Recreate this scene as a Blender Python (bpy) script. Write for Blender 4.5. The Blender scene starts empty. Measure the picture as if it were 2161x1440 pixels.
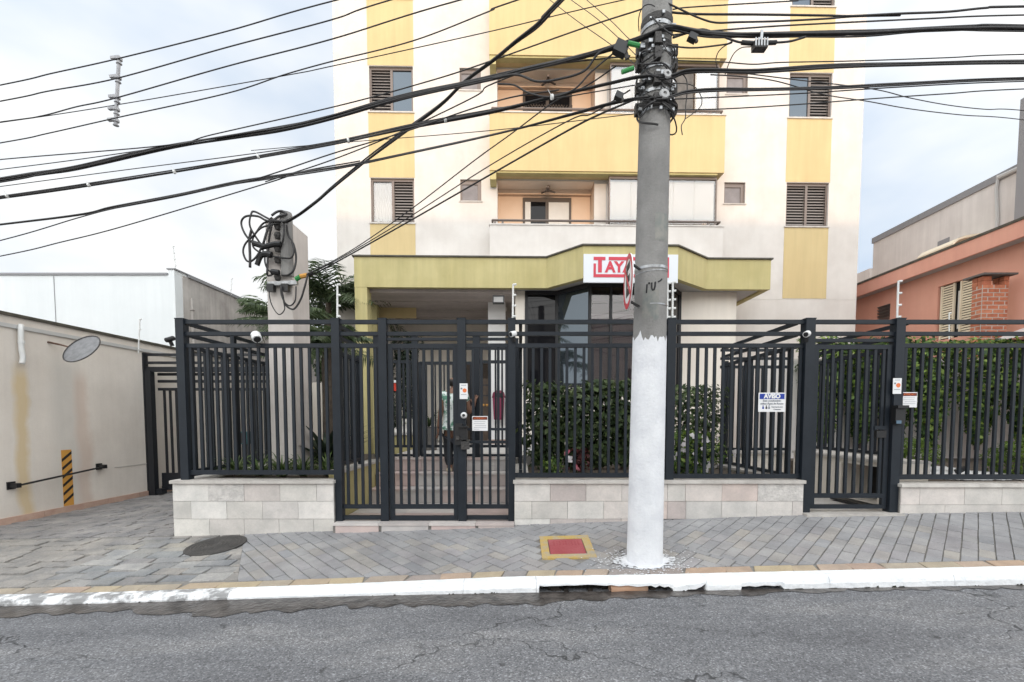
import bpy, math, random
import numpy as np
from mathutils import Vector, Matrix
R = math.radians
random.seed(7)
rng = np.random.default_rng(7)
SC = bpy.context.scene
COL = SC.collection

# ---------------------------------------------------------------- camera
FOC, CX, CY, TH, EYE = 960.0, 1095.0, 934.0, R(2.9), 1.4
cd = bpy.data.cameras.new('camera'); cam = bpy.data.objects.new('camera', cd); COL.objects.link(cam)
cam.location = (0, 0, EYE); cam.rotation_euler = (R(90) - TH, 0, 0)
cd.sensor_width = 36; cd.lens = FOC / 2161 * 36
cd.shift_x = -(CX - 1080.5) / 2161; cd.shift_y = (CY - 720) / 2161
cd.clip_start = 0.05; cd.clip_end = 600
SC.camera = cam

# ---------------------------------------------------------------- light
SUN_EL, SUN_AZ = R(7.0), R(176.5)      # low sun behind the camera, a little to the right
SKYLOC = (11.0, 3.0, 0.4)
world = bpy.data.worlds.new('World'); SC.world = world; world.use_nodes = True
wn = world.node_tree; wn.nodes.clear()
wo = wn.nodes.new('ShaderNodeOutputWorld'); wb = wn.nodes.new('ShaderNodeBackground')
sky = wn.nodes.new('ShaderNodeTexSky'); sky.sky_type = 'NISHITA'; sky.sun_disc = False
sky.sun_elevation = SUN_EL; sky.sun_rotation = SUN_AZ; sky.air_density = 1.0; sky.dust_density = 1.2
tc = wn.nodes.new('ShaderNodeTexCoord'); mp = wn.nodes.new('ShaderNodeMapping')
mp.inputs['Scale'].default_value = (1.0, 1.0, 2.2); mp.inputs['Location'].default_value = SKYLOC
nz = wn.nodes.new('ShaderNodeTexNoise'); nz.inputs['Scale'].default_value = 1.7; nz.inputs['Detail'].default_value = 5; nz.inputs['Roughness'].default_value = .5
rp = wn.nodes.new('ShaderNodeValToRGB'); rp.color_ramp.elements[0].position = .27; rp.color_ramp.elements[1].position = .58
rp.color_ramp.elements[0].color = (.0, .0, .0, 1); rp.color_ramp.elements[1].color = (1, 1, 1, 1)
mx = wn.nodes.new('ShaderNodeMix'); mx.data_type = 'RGBA'
hz = wn.nodes.new('ShaderNodeMix'); hz.data_type = 'RGBA'; hz.inputs[0].default_value = .82; hz.inputs[7].default_value = (6.3, 8.0, 10.4, 1)   # thin high haze over the clear blue
wn.links.new(tc.outputs['Generated'], mp.inputs['Vector']); wn.links.new(mp.outputs[0], nz.inputs['Vector'])
wn.links.new(nz.outputs['Fac'], rp.inputs['Fac']); wn.links.new(rp.outputs['Color'], mx.inputs[0])
wn.links.new(sky.outputs[0], hz.inputs[6]); wn.links.new(hz.outputs[2], mx.inputs[6]); mx.inputs[7].default_value = (10.9, 11.0, 11.0, 1)
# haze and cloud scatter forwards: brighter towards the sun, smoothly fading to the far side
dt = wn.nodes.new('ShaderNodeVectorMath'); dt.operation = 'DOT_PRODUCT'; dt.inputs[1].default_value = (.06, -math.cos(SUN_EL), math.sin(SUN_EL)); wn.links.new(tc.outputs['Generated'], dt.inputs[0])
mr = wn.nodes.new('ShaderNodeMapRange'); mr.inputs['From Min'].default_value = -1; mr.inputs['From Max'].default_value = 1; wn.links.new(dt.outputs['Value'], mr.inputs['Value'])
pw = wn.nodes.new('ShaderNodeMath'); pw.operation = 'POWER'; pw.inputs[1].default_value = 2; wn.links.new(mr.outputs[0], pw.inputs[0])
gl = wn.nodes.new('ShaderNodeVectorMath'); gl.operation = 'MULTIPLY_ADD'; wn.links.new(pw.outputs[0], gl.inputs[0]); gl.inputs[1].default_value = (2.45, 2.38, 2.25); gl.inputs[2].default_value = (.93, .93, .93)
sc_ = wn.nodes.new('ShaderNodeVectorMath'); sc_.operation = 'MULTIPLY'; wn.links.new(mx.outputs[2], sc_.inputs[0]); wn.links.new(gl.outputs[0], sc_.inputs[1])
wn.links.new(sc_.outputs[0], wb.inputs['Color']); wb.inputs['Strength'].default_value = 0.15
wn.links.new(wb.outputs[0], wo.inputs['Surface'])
sd = bpy.data.lights.new('sun', 'SUN'); sun = bpy.data.objects.new('sun', sd); COL.objects.link(sun)
sd.energy = 2.0; sd.angle = R(.6); sd.color = (1, .68, .42)
d = Vector((-.06, math.cos(SUN_EL), -math.sin(SUN_EL)))
sun.rotation_euler = d.to_track_quat('-Z', 'Y').to_euler()
sun.location = (2, -30, 12)
SC.view_settings.view_transform = 'Standard'; SC.view_settings.look = 'None'
SC.view_settings.gamma = 1; SC.view_settings.use_curve_mapping = False
SC.view_settings.exposure = -0.58
SC.cycles.use_denoising = True
SC.cycles.max_bounces = 8; SC.cycles.transparent_max_bounces = 12

# ---------------------------------------------------------------- helpers
CT, ST = math.cos(TH), math.sin(TH)
def ray(px, py):
    a = (px - CX) / FOC; b = (CY - py) / FOC
    return Vector((a, CT + b * ST, -ST + b * CT))
def P(px, py, Y):
    v = ray(px, py); return v * (Y / v.y) + Vector((0, 0, EYE))
def PX(px, py, x):
    v = ray(px, py); return v * (x / v.x) + Vector((0, 0, EYE))
def lerp_t(tab, x):
    if x <= tab[0][0]: return tab[0][1]
    for (a, b), (c, e) in zip(tab, tab[1:]):
        if x <= c: return b + (e - b) * (x - a) / (c - a)
    return tab[-1][1]
YK, YF = 3.73, 5.08
ZF = [(-30, -.25), (-8, .02), (-6.6, .03), (-3.87, .085), (-2.05, .155), (-.03, .222), (3.18, .335), (5.7, .372), (14, .47), (40, .8)]
ZK = [(-30, -.5), (-8, -.13), (-4.2, -.055), (-3.43, -.038), (-1.48, .032), (-.05, .094), (1.14, .112), (4, .18), (14, .36), (40, .78)]
ZR = [(-40, -.6), (-8, -.15), (-4.1, -.11), (-1.48, -.03), (-.05, 0), (1.14, .013), (4, .065), (14, .22), (40, .65)]
def gz(x, y):
    t = min(1, max(0, (y - YK) / (YF - YK)))
    return lerp_t(ZK, x) * (1 - t) + lerp_t(ZF, x) * t
def rz(x, y): return lerp_t(ZR, x) + .012 * min(3, (3.6 - y))
def G(px, py, f=gz):
    v = ray(px, py); z = .1; p = None
    for _ in range(30):
        t = (z - EYE) / v.z; p = v * t + Vector((0, 0, EYE)); z = f(p.x, p.y)
    return Vector((p.x, p.y, z))

MATS = {}
def lk(nt, a, b): nt.links.new(a, b)
def mat(name, c1, c2=None, sc=3.0, rough=.75, metal=0.0, bump=0.0, bsc=40.0, streak=0.0, rnd=0.0, spec=.5, ramp=(.35, .65), fine=0.0, blot=0.0, hue=None, transl=0.0):
    """base colour c1..c2 by noise at world position; optional fine grain, rain streaks, per-object variation"""
    m = bpy.data.materials.new(name); m.use_nodes = True; nt = m.node_tree
    b = nt.nodes['Principled BSDF']; b.inputs['Roughness'].default_value = rough; b.inputs['Metallic'].default_value = metal
    b.inputs['Specular IOR Level'].default_value = spec
    N = nt.nodes.new
    geo = N('ShaderNodeNewGeometry'); pos = geo.outputs['Position']
    c1 = tuple(c1) + (1,); c2 = tuple(c2) + (1,) if c2 else None
    out = None
    if c2:
        n = N('ShaderNodeTexNoise'); n.inputs['Scale'].default_value = sc; n.inputs['Detail'].default_value = 6; n.inputs['Roughness'].default_value = .6
        lk(nt, pos, n.inputs['Vector'])
        r = N('ShaderNodeValToRGB'); r.color_ramp.elements[0].position = ramp[0]; r.color_ramp.elements[1].position = ramp[1]
        r.color_ramp.elements[0].color = c1; r.color_ramp.elements[1].color = c2
        lk(nt, n.outputs['Fac'], r.inputs['Fac']); out = r.outputs['Color']
    def mul(out, fac_sock, lo, hi):
        mr = N('ShaderNodeMapRange'); mr.inputs['From Min'].default_value = .25; mr.inputs['From Max'].default_value = .75
        mr.inputs['To Min'].default_value = lo; mr.inputs['To Max'].default_value = hi
        lk(nt, fac_sock, mr.inputs['Value'])
        mm = N('ShaderNodeVectorMath'); mm.operation = 'SCALE'
        if out is None: mm.inputs[0].default_value = c1[:3]
        else: lk(nt, out, mm.inputs[0])
        lk(nt, mr.outputs[0], mm.inputs['Scale']); return mm.outputs[0]
    if fine:
        n = N('ShaderNodeTexNoise'); n.inputs['Scale'].default_value = bsc * 2.5; n.inputs['Detail'].default_value = 3
        lk(nt, pos, n.inputs['Vector']); out = mul(out, n.outputs['Fac'], 1 - fine, 1 + fine)
    if streak:
        mp_ = N('ShaderNodeMapping'); mp_.inputs['Scale'].default_value = (5, 5, .35); lk(nt, pos, mp_.inputs['Vector'])
        n = N('ShaderNodeTexNoise'); n.inputs['Scale'].default_value = 1.3; n.inputs['Detail'].default_value = 5; n.inputs['Roughness'].default_value = .65
        lk(nt, mp_.outputs[0], n.inputs['Vector']); out = mul(out, n.outputs['Fac'], 1 - streak, 1 + streak * .4)
    if blot:
        n = N('ShaderNodeTexNoise'); n.inputs['Scale'].default_value = 1.1; n.inputs['Detail'].default_value = 6; n.inputs['Roughness'].default_value = .62
        lk(nt, pos, n.inputs['Vector']); out = mul(out, n.outputs['Fac'], 1 - blot, 1 + blot * .45)
    if rnd:
        oi = N('ShaderNodeObjectInfo'); mr = N('ShaderNodeMapRange'); lk(nt, oi.outputs['Random'], mr.inputs['Value'])
        mr.inputs['To Min'].default_value = .25; mr.inputs['To Max'].default_value = .75
        out = mul(out, mr.outputs[0], 1 - rnd, 1 + rnd)
    if hue:   # colours picked per object
        oi = N('ShaderNodeObjectInfo'); r = N('ShaderNodeValToRGB'); r.color_ramp.interpolation = 'LINEAR'
        els = r.color_ramp.elements
        while len(els) < len(hue): els.new(.5)
        for i, h in enumerate(hue): els[i].position = i / (len(hue) - 1); els[i].color = tuple(h) + (1,)
        lk(nt, oi.outputs['Random'], r.inputs['Fac'])
        if out is None: out = r.outputs['Color']
        else:
            mm = N('ShaderNodeVectorMath'); mm.operation = 'MULTIPLY'; lk(nt, out, mm.inputs[0]); lk(nt, r.outputs['Color'], mm.inputs[1]); out = mm.outputs[0]
    if out is None: b.inputs['Base Color'].default_value = c1
    else: lk(nt, out, b.inputs['Base Color'])
    if bump:
        n = N('ShaderNodeTexNoise'); n.inputs['Scale'].default_value = bsc; n.inputs['Detail'].default_value = 5
        lk(nt, pos, n.inputs['Vector']); bp = N('ShaderNodeBump'); bp.inputs['Strength'].default_value = bump; bp.inputs['Distance'].default_value = .02
        lk(nt, n.outputs['Fac'], bp.inputs['Height']); lk(nt, bp.outputs[0], b.inputs['Normal'])
    if transl:
        tr = N('ShaderNodeBsdfTranslucent'); ms = N('ShaderNodeMixShader'); ms.inputs[0].default_value = transl
        if out is not None: lk(nt, out, tr.inputs['Color'])
        lk(nt, b.outputs[0], ms.inputs[1]); lk(nt, tr.outputs[0], ms.inputs[2])
        lk(nt, ms.outputs[0], nt.nodes['Material Output'].inputs['Surface'])
    MATS[name] = m
    return m
def glass_mat(name, tint=(.98, .985, .985), refl=.06):
    m = bpy.data.materials.new(name); m.use_nodes = True; nt = m.node_tree; nt.nodes.clear()
    o = nt.nodes.new('ShaderNodeOutputMaterial'); t = nt.nodes.new('ShaderNodeBsdfTransparent'); g = nt.nodes.new('ShaderNodeBsdfGlossy')
    f = nt.nodes.new('ShaderNodeFresnel'); f.inputs[0].default_value = 1.5
    a = nt.nodes.new('ShaderNodeMath'); a.operation = 'ADD'; a.inputs[1].default_value = refl; a.use_clamp = True
    t.inputs['Color'].default_value = tuple(tint) + (1,); g.inputs['Roughness'].default_value = .02
    ms = nt.nodes.new('ShaderNodeMixShader'); lk(nt, f.outputs[0], a.inputs[0]); lk(nt, a.outputs[0], ms.inputs[0])
    lk(nt, t.outputs[0], ms.inputs[1]); lk(nt, g.outputs[0], ms.inputs[2]); lk(nt, ms.outputs[0], o.inputs['Surface'])
    MATS[name] = m; return m
def leaf_mat(name, cols, sc=22.0):
    m = bpy.data.materials.new(name); m.use_nodes = True; nt = m.node_tree; b = nt.nodes['Principled BSDF']
    b.inputs['Roughness'].default_value = .5; b.inputs['Specular IOR Level'].default_value = .35
    at = nt.nodes.new('ShaderNodeAttribute'); at.attribute_name = 'leaf_tone'
    r = nt.nodes.new('ShaderNodeValToRGB'); els = r.color_ramp.elements
    while len(els) < len(cols): els.new(.5)
    for i, c in enumerate(cols): els[i].position = i / (len(cols) - 1); els[i].color = tuple(c) + (1,)
    lk(nt, at.outputs['Fac'], r.inputs['Fac']); lk(nt, r.outputs['Color'], b.inputs['Base Color'])
    tr = nt.nodes.new('ShaderNodeBsdfTranslucent'); ms = nt.nodes.new('ShaderNodeMixShader'); ms.inputs[0].default_value = .3
    lk(nt, r.outputs['Color'], tr.inputs['Color']); lk(nt, b.outputs[0], ms.inputs[1]); lk(nt, tr.outputs[0], ms.inputs[2])
    lk(nt, ms.outputs[0], nt.nodes['Material Output'].inputs['Surface'])
    MATS[name] = m; return m

W = {}
def _link(o, parent, world=None):
    world = world if world is not None else Matrix.Identity(4)
    COL.objects.link(o); o.matrix_basis = world; W[o.name] = world
    if parent is not None:
        o.parent = parent; o.matrix_parent_inverse = W[parent.name].inverted()
    return o
def tag(o, label=None, cat=None, group=None, kind=None):
    if label: o['label'] = label
    if cat: o['category'] = cat
    if group: o['group'] = group
    if kind: o['kind'] = kind
    return o
def thing(name, loc, label, cat, group=None):
    o = bpy.data.objects.new(name, None); o.empty_display_size = .1
    _link(o, None, Matrix.Translation(Vector(loc)))
    return tag(o, label, cat, group)
class MB:
    def __init__(s): s.v = []; s.f = []
    def add(s, vs, fs):
        n = len(s.v); s.v += [tuple(v) for v in vs]; s.f += [tuple(i + n for i in f) for f in fs]; return s
    def box(s, x0, x1, y0, y1, z0, z1):
        return s.add([(x0, y0, z0), (x1, y0, z0), (x1, y1, z0), (x0, y1, z0), (x0, y0, z1), (x1, y0, z1), (x1, y1, z1), (x0, y1, z1)],
                     [(0, 3, 2, 1), (4, 5, 6, 7), (0, 1, 5, 4), (1, 2, 6, 5), (2, 3, 7, 6), (3, 0, 4, 7)])
    def quad(s, a, b, c, d): return s.add([a, b, c, d], [(0, 1, 2, 3)])
    def bar(s, p, q, w, h, up=(0, 0, 1)):
        p, q = Vector(p), Vector(q); t = (q - p).normalized(); u = Vector(up)
        if abs(t.dot(u)) > .95: u = Vector((0, 1, 0))
        sd_ = t.cross(u).normalized() * (w / 2); uu = sd_.cross(t).normalized() * (h / 2)
        vs = [p - sd_ - uu, p + sd_ - uu, p + sd_ + uu, p - sd_ + uu, q - sd_ - uu, q + sd_ - uu, q + sd_ + uu, q - sd_ + uu]
        return s.add(vs, [(0, 1, 2, 3), (7, 6, 5, 4), (0, 4, 5, 1), (1, 5, 6, 2), (2, 6, 7, 3), (3, 7, 4, 0)])
    def tube(s, pts, r, n=6, cap=True):
        pts = [Vector(p) for p in pts]; rr = r if isinstance(r, (list, tuple)) else [r] * len(pts)
        base = len(s.v); u = None
        for i, p in enumerate(pts):
            t = (pts[min(i + 1, len(pts) - 1)] - pts[max(i - 1, 0)])
            t = t.normalized() if t.length > 1e-9 else Vector((0, 0, 1))
            if u is None: u = t.orthogonal().normalized()
            else:
                u = (u - t * u.dot(t)); u = u.normalized() if u.length > 1e-6 else t.orthogonal().normalized()
            w_ = t.cross(u)
            for k in range(n):
                a = 2 * math.pi * k / n; s.v.append(tuple(p + (u * math.cos(a) + w_ * math.sin(a)) * rr[i]))
        for i in range(len(pts) - 1):
            for k in range(n):
                a = base + i * n + k; b = base + i * n + (k + 1) % n
                s.f.append((a, b, b + n, a + n))
        if cap:
            s.f.append(tuple(base + k for k in range(n))[::-1]); s.f.append(tuple(base + (len(pts) - 1) * n + k for k in range(n)))
        return s
    def prism(s, poly, dirv):
        """poly: list of 3D points (one planar face), extruded by dirv"""
        n = len(poly); dv = Vector(dirv); a = [Vector(p) for p in poly]; b = [p + dv for p in a]
        return s.add(a + b, [tuple(range(n))[::-1], tuple(range(n, 2 * n))] + [(i, (i + 1) % n, n + (i + 1) % n, n + i) for i in range(n)])
    def lathe(s, prof, c, n=16, ax=None):
        c = Vector(c); M = Matrix.Identity(3) if ax is None else Vector((0, 0, 1)).rotation_difference(Vector(ax)).to_matrix()
        base = len(s.v)
        for r, z in prof:
            for k in range(n):
                a = 2 * math.pi * k / n; s.v.append(tuple(c + M @ Vector((r * math.cos(a), r * math.sin(a), z))))
        for i in range(len(prof) - 1):
            for k in range(n):
                a = base + i * n + k; b = base + i * n + (k + 1) % n; s.f.append((a, b, b + n, a + n))
        s.f.append(tuple(base + k for k in range(n))[::-1]); s.f.append(tuple(base + (len(prof) - 1) * n + k for k in range(n)))
        return s
    def grid(s, xs, ys, fz):
        base = len(s.v); nx = len(xs)
        for y in ys:
            for x in xs: s.v.append((x, y, fz(x, y)))
        for j in range(len(ys) - 1):
            for i in range(nx - 1):
                a = base + j * nx + i; s.f.append((a, a + 1, a + 1 + nx, a + nx))
        return s
def obj(name, mb, m, parent=None, smooth=False, label=None, cat=None, group=None, kind=None):
    me = bpy.data.meshes.new(name); me.from_pydata(mb.v, [], mb.f); me.update()
    for mm in (m if isinstance(m, list) else [m]): me.materials.append(mm)
    if smooth: me.polygons.foreach_set('use_smooth', [True] * len(me.polygons))
    o = bpy.data.objects.new(name, me); _link(o, parent); return tag(o, label, cat, group, kind)
UNIT = {}
def cube(name, parent, c, dim, m, rotz=0.0, rot=None, label=None):
    """a box piece; alike pieces share one unit mesh per material"""
    if m.name not in UNIT:
        me = bpy.data.meshes.new('unit_box'); b = MB().box(-.5, .5, -.5, .5, -.5, .5); me.from_pydata(b.v, [], b.f); me.update(); me.materials.append(m); UNIT[m.name] = me
    o = bpy.data.objects.new(name, UNIT[m.name])
    Rm = rot.to_4x4() if rot is not None else Matrix.Rotation(rotz, 4, 'Z')
    Wm = Matrix.Translation(Vector(c)) @ Rm @ Matrix.Diagonal((dim[0], dim[1], dim[2], 1))
    _link(o, parent, Wm)
    if label: o['label'] = label
    return o
def cubex(name, parent, x0, x1, y0, y1, z0, z1, m, label=None):
    return cube(name, parent, ((x0 + x1) / 2, (y0 + y1) / 2, (z0 + z1) / 2), (x1 - x0, y1 - y0, z1 - z0), m, label=label)
def text(name, parent, s, c, size, m, w=None, bold=0.0, rot=None, thick=.002, align='CENTER'):
    cu = bpy.data.curves.new(name, 'FONT'); cu.body = s; cu.size = size; cu.extrude = thick; cu.offset = bold; cu.align_x = align; cu.align_y = 'CENTER'; cu.resolution_u = 3
    t = bpy.data.objects.new('tmp', cu); COL.objects.link(t)
    dg = bpy.context.evaluated_depsgraph_get(); me = bpy.data.meshes.new_from_object(t.evaluated_get(dg)); me.name = name
    bpy.data.objects.remove(t); bpy.data.curves.remove(cu)
    me.materials.clear(); me.materials.append(m)
    sx = 1.0
    if w and len(me.vertices):
        xs = [v.co.x for v in me.vertices]; sx = w / max(1e-6, max(xs) - min(xs))
    o = bpy.data.objects.new(name, me)
    Rm = rot.to_4x4() if rot is not None else Matrix.Rotation(R(90), 4, 'X')
    return _link(o, parent, Matrix.Translation(Vector(c)) @ Rm @ Matrix.Diagonal((sx, 1, 1, 1)))
def copy_tree(o, loc=None, label=None, parent=None):
    c = o.copy(); COL.objects.link(c)
    if parent is not None: c.parent = parent
    if loc is not None: c.location = loc
    W[c.name] = c.matrix_basis.copy()
    if label: c['label'] = label
    for ch in list(o.children): copy_tree(ch, parent=c)
    return c
def catmull(pts, n=8):
    pts = [Vector(p) for p in pts]; q = [pts[0] * 2 - pts[1]] + pts + [pts[-1] * 2 - pts[-2]]; out = []
    for i in range(1, len(q) - 2):
        a, b, c, e = q[i - 1], q[i], q[i + 1], q[i + 2]
        for k in range(n):
            t = k / n
            out.append(.5 * ((2 * b) + (c - a) * t + (2 * a - 5 * b + 4 * c - e) * t * t + (3 * b - a - 3 * c + e) * t ** 3))
    out.append(pts[-1]); return out
def leaf_object(name, pts, nrm, size, m, parent, aspect=.45, tone=None, bend=.0):
    """many leaf-sized faces; pts Nx3, nrm Nx3 preferred facing; one mesh with a tone per leaf"""
    n = len(pts); pts = np.asarray(pts, float); nrm = np.asarray(nrm, float) + rng.normal(0, .55, (n, 3))
    nrm /= np.linalg.norm(nrm, axis=1)[:, None] + 1e-9
    t = rng.normal(0, 1, (n, 3)); t -= nrm * (t * nrm).sum(1)[:, None]; t /= np.linalg.norm(t, axis=1)[:, None] + 1e-9
    b = np.cross(nrm, t); s = size * rng.uniform(.65, 1.3, (n, 1))
    v = np.empty((n, 4, 3)); v[:, 0] = pts - t * s * .5; v[:, 1] = pts + b * s * aspect * .5 + nrm * s * .08; v[:, 2] = pts + t * s * .5; v[:, 3] = pts - b * s * aspect * .5 + nrm * s * .08
    me = bpy.data.meshes.new(name); me.vertices.add(4 * n); me.vertices.foreach_set('co', v.reshape(-1))
    me.loops.add(4 * n); me.loops.foreach_set('vertex_index', np.arange(4 * n, dtype=np.int32))
    me.polygons.add(n); me.polygons.foreach_set('loop_start', np.arange(0, 4 * n, 4, dtype=np.int32)); me.polygons.foreach_set('loop_total', np.full(n, 4, dtype=np.int32))
    me.update(calc_edges=True)
    if tone is None: tone = rng.uniform(0, 1, n)
    at = me.attributes.new('leaf_tone', 'FLOAT', 'FACE'); at.data.foreach_set('value', np.clip(tone, 0, 1).astype(np.float32))
    me.materials.append(m); o = bpy.data.objects.new(name, me); return _link(o, parent)

# ---------------------------------------------------------------- materials
A = {}
A['fence'] = mat('dark_fence_paint', (.009, .013, .019), (.013, .018, .025), sc=6, rough=.5, spec=.35)
A['fence2'] = mat('gate_black_paint', (.012, .014, .018), rough=.5)
A['stone'] = mat('stone_tile', (.86, .85, .83), (1.08, 1.05, 1.02), sc=5, rough=.7, bump=.25, bsc=30, fine=.05, hue=[(.55, .53, .51), (.62, .605, .575), (.57, .555, .53), (.43, .42, .41), (.68, .67, .65), (.59, .51, .48), (.63, .62, .6), (.46, .41, .4), (.65, .64, .61)])
A['stone_rough'] = mat('rough_stone_tile', (.44, .42, .4), (.6, .57, .54), sc=14, rough=.85, bump=.6, bsc=45, rnd=.12)
A['coping'] = mat('stone_coping', (.44, .41, .38), (.58, .55, .51), sc=5, rough=.65, rnd=.12, bump=.1)
A['mortar'] = mat('mortar', (.16, .15, .14), (.24, .23, .21), sc=12, rough=.9)
A['paver'] = mat('paver', (.84, .83, .83), (1.1, 1.09, 1.07), sc=4, rough=.8, bump=.35, bsc=60, fine=.14, blot=.28, hue=[(.29, .285, .29), (.33, .325, .325), (.265, .27, .285), (.35, .33, .305), (.31, .3, .31), (.28, .28, .29)])
A['paver_old'] = mat('worn_paver', (.7, .72, .75), (1.15, 1.13, 1.1), sc=3.5, rough=.7, bump=.55, bsc=28, fine=.16, blot=.3, hue=[(.25, .265, .28), (.29, .285, .28), (.25, .26, .265), (.35, .325, .285), (.28, .27, .27), (.4, .39, .375), (.27, .275, .275)])
A['edge'] = mat('edge_stone', (.88, .87, .86), (1.1, 1.08, 1.05), sc=6, rough=.8, bump=.4, bsc=50, fine=.12, hue=[(.3, .28, .25), (.42, .29, .2), (.33, .3, .27), (.4, .33, .22), (.26, .25, .25), (.36, .26, .2), (.38, .34, .24)])
A['kerb'] = mat('kerb_whitewash', (.7, .72, .74), (.84, .85, .86), sc=7, rough=.8, bump=.5, bsc=28, fine=.05)
A['kerb_worn'] = mat('kerb_worn_concrete', (.28, .28, .28), (.8, .81, .82), sc=9, rough=.85, bump=.5, bsc=30, ramp=(.44, .58))
A['earth'] = mat('dark_earth', (.012, .01, .008), (.035, .026, .02), sc=14, rough=.95, bump=.8)
A['grime'] = mat('black_grime', (.012, .013, .01), (.035, .036, .024), sc=30, rough=.85)
A['clay'] = mat('clay_pipe', (.42, .24, .15), (.5, .32, .22), sc=6, rough=.7)
A['iron'] = mat('cast_iron', (.03, .028, .027), (.055, .05, .047), sc=9, rough=.6, bump=.5, bsc=60)
A['red'] = mat('faded_red_paint', (.3, .05, .06), (.36, .09, .1), sc=4, rough=.7, bump=.3, bsc=60, fine=.12)
A['yellowp'] = mat('worn_yellow_paint', (.46, .32, .1), (.36, .32, .25), sc=9, rough=.8, bump=.3, bsc=50, fine=.15, ramp=(.45, .66))
A['concrete'] = mat('pole_concrete', (.2, .195, .188), (.3, .292, .28), sc=2.5, rough=.85, bump=.35, bsc=70, streak=.18, fine=.1)
A['polewhite'] = mat('whitewash', (.68, .69, .72), (.8, .81, .83), sc=5, rough=.8, bump=.3, bsc=45, streak=.07, fine=.03, blot=.06)
A['pillar'] = mat('pillar_render', (.55, .5, .465), (.65, .6, .56), sc=1.4, rough=.85, bump=.15, streak=.14)
A['wallL'] = None
A['tower'] = mat('tower_paint', (.6, .56, .52), (.67, .635, .595), sc=1.6, rough=.85, streak=.045, blot=.035, bump=.06, bsc=25)
A['yellow'] = mat('yellow_band_paint', (.56, .435, .225), (.6, .475, .25), sc=.8, rough=.85, streak=.1)
A['olive'] = mat('olive_render', (.46, .4, .185), (.53, .465, .23), sc=1.6, rough=.85, streak=.16, bump=.05)
A['oliveedge'] = mat('canopy_flashing', (.05, .045, .035), (.1, .09, .07), sc=8, rough=.7)
A['soffit'] = mat('soffit_grey', (.42, .41, .41), (.5, .49, .48), sc=2, rough=.85)
A['soffitb'] = mat('soffit_board', (.42, .37, .35), (.5, .44, .42), sc=3, rough=.8, streak=.1, rnd=.1)
A['cream'] = mat('cream_render', (.74, .68, .605), (.8, .745, .67), sc=1, rough=.85, streak=.07)
A['ceil'] = mat('loggia_ceiling_bounce', (.82, .7, .58), (.85, .73, .61), sc=1, rough=.9)  # bright peach colour stands for sunlight bounced up onto the ceiling
A['peach'] = mat('loggia_peach', (.66, .49, .36), (.7, .53, .4), sc=1, rough=.85)
A['alu'] = mat('bronze_aluminium', (.16, .13, .115), rough=.4, metal=.3)
A['slat'] = mat('shutter_slat', (.24, .215, .2), rough=.4, metal=.3)
A['dark'] = mat('unlit_interior_black', (.012, .011, .011), rough=.9)  # near-black sheets behind windows and openings: interior shade put into the colour
A['brownf'] = mat('brown_door_frame', (.05, .033, .024), rough=.45)
A['curtain'] = mat('curtain', (.72, .7, .66), (.8, .78, .74), sc=3, rough=.9, transl=.2)
A['blind'] = mat('grey_blind', (.2, .185, .19), (.25, .235, .24), sc=5, rough=.8)
A['glass'] = glass_mat('clear_glass')
A['smoke'] = glass_mat('smoked_glass', (.78, .74, .75), .03)
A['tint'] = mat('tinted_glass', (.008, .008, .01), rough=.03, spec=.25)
A['mirror'] = mat('film_glass', (.1, .12, .14), rough=.03, metal=.75)
A['signw'] = mat('sign_white', (.68, .71, .75), rough=.4)
A['plate'] = mat('plate_white', (.76, .76, .76), rough=.45)
A['signred'] = mat('sign_red', (.55, .03, .06), rough=.45)
A['signblue'] = mat('sign_blue', (.012, .04, .3), rough=.4)
A['ink'] = mat('ink_black', (.012, .012, .014), rough=.6)
A['greytext'] = mat('ink_grey', (.2, .22, .26), rough=.6)
A['brownband'] = mat('label_brown', (.13, .02, .01), rough=.5)
A['orange'] = mat('label_orange', (.75, .18, .05), rough=.5)
A['cable'] = mat('cable_sheath', (.018, .017, .018), (.032, .03, .03), sc=20, rough=.55)
A['cableg'] = mat('cable_grey', (.12, .12, .13), rough=.5)
A['galv'] = mat('galvanised_steel', (.25, .255, .26), (.42, .43, .44), sc=25, rough=.4, metal=.8)
A['porcelain'] = mat('porcelain', (.34, .34, .34), rough=.2)
A['pvcg'] = mat('weathered_pvc', (.34, .34, .36), (.44, .44, .45), sc=12, rough=.6)
A['green'] = mat('green_plastic', (.03, .24, .06), rough=.4)
A['black'] = mat('black_plastic', (.012, .012, .013), rough=.45)
A['white'] = mat('white_plastic', (.74, .74, .73), rough=.4)
A['pvc'] = mat('white_pvc', (.66, .67, .66), (.74, .74, .72), sc=6, rough=.5)
A['pink'] = mat('salmon_render', (.69, .34, .25), (.73, .38, .285), sc=1.2, rough=.85, streak=.05)
A['pinkf'] = mat('salmon_fascia', (.68, .33, .25), (.72, .37, .28), sc=2, rough=.8, streak=.08)
A['brick'] = mat('orange_brick', (.8, .8, .8), (1.12, 1.1, 1.08), sc=14, rough=.85, bump=.5, bsc=80, hue=[(.47, .16, .085), (.54, .2, .11), (.42, .14, .08), (.5, .175, .095), (.58, .24, .14)])
A['brickmortar'] = mat('brick_mortar', (.47, .42, .37), (.55, .5, .45), sc=20, rough=.9)
A['slab'] = mat('chimney_slab', (.1, .095, .09), (.16, .15, .14), sc=6, rough=.85)
A['greyh'] = mat('grey_render', (.64, .6, .57), (.74, .7, .665), sc=.9, rough=.9, streak=.13)
A['greycap'] = mat('grey_flashing', (.25, .25, .26), rough=.6)
A['shutterw'] = mat('cream_shutter', (.7, .6, .45), (.76, .66, .5), sc=2, rough=.6)
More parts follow.
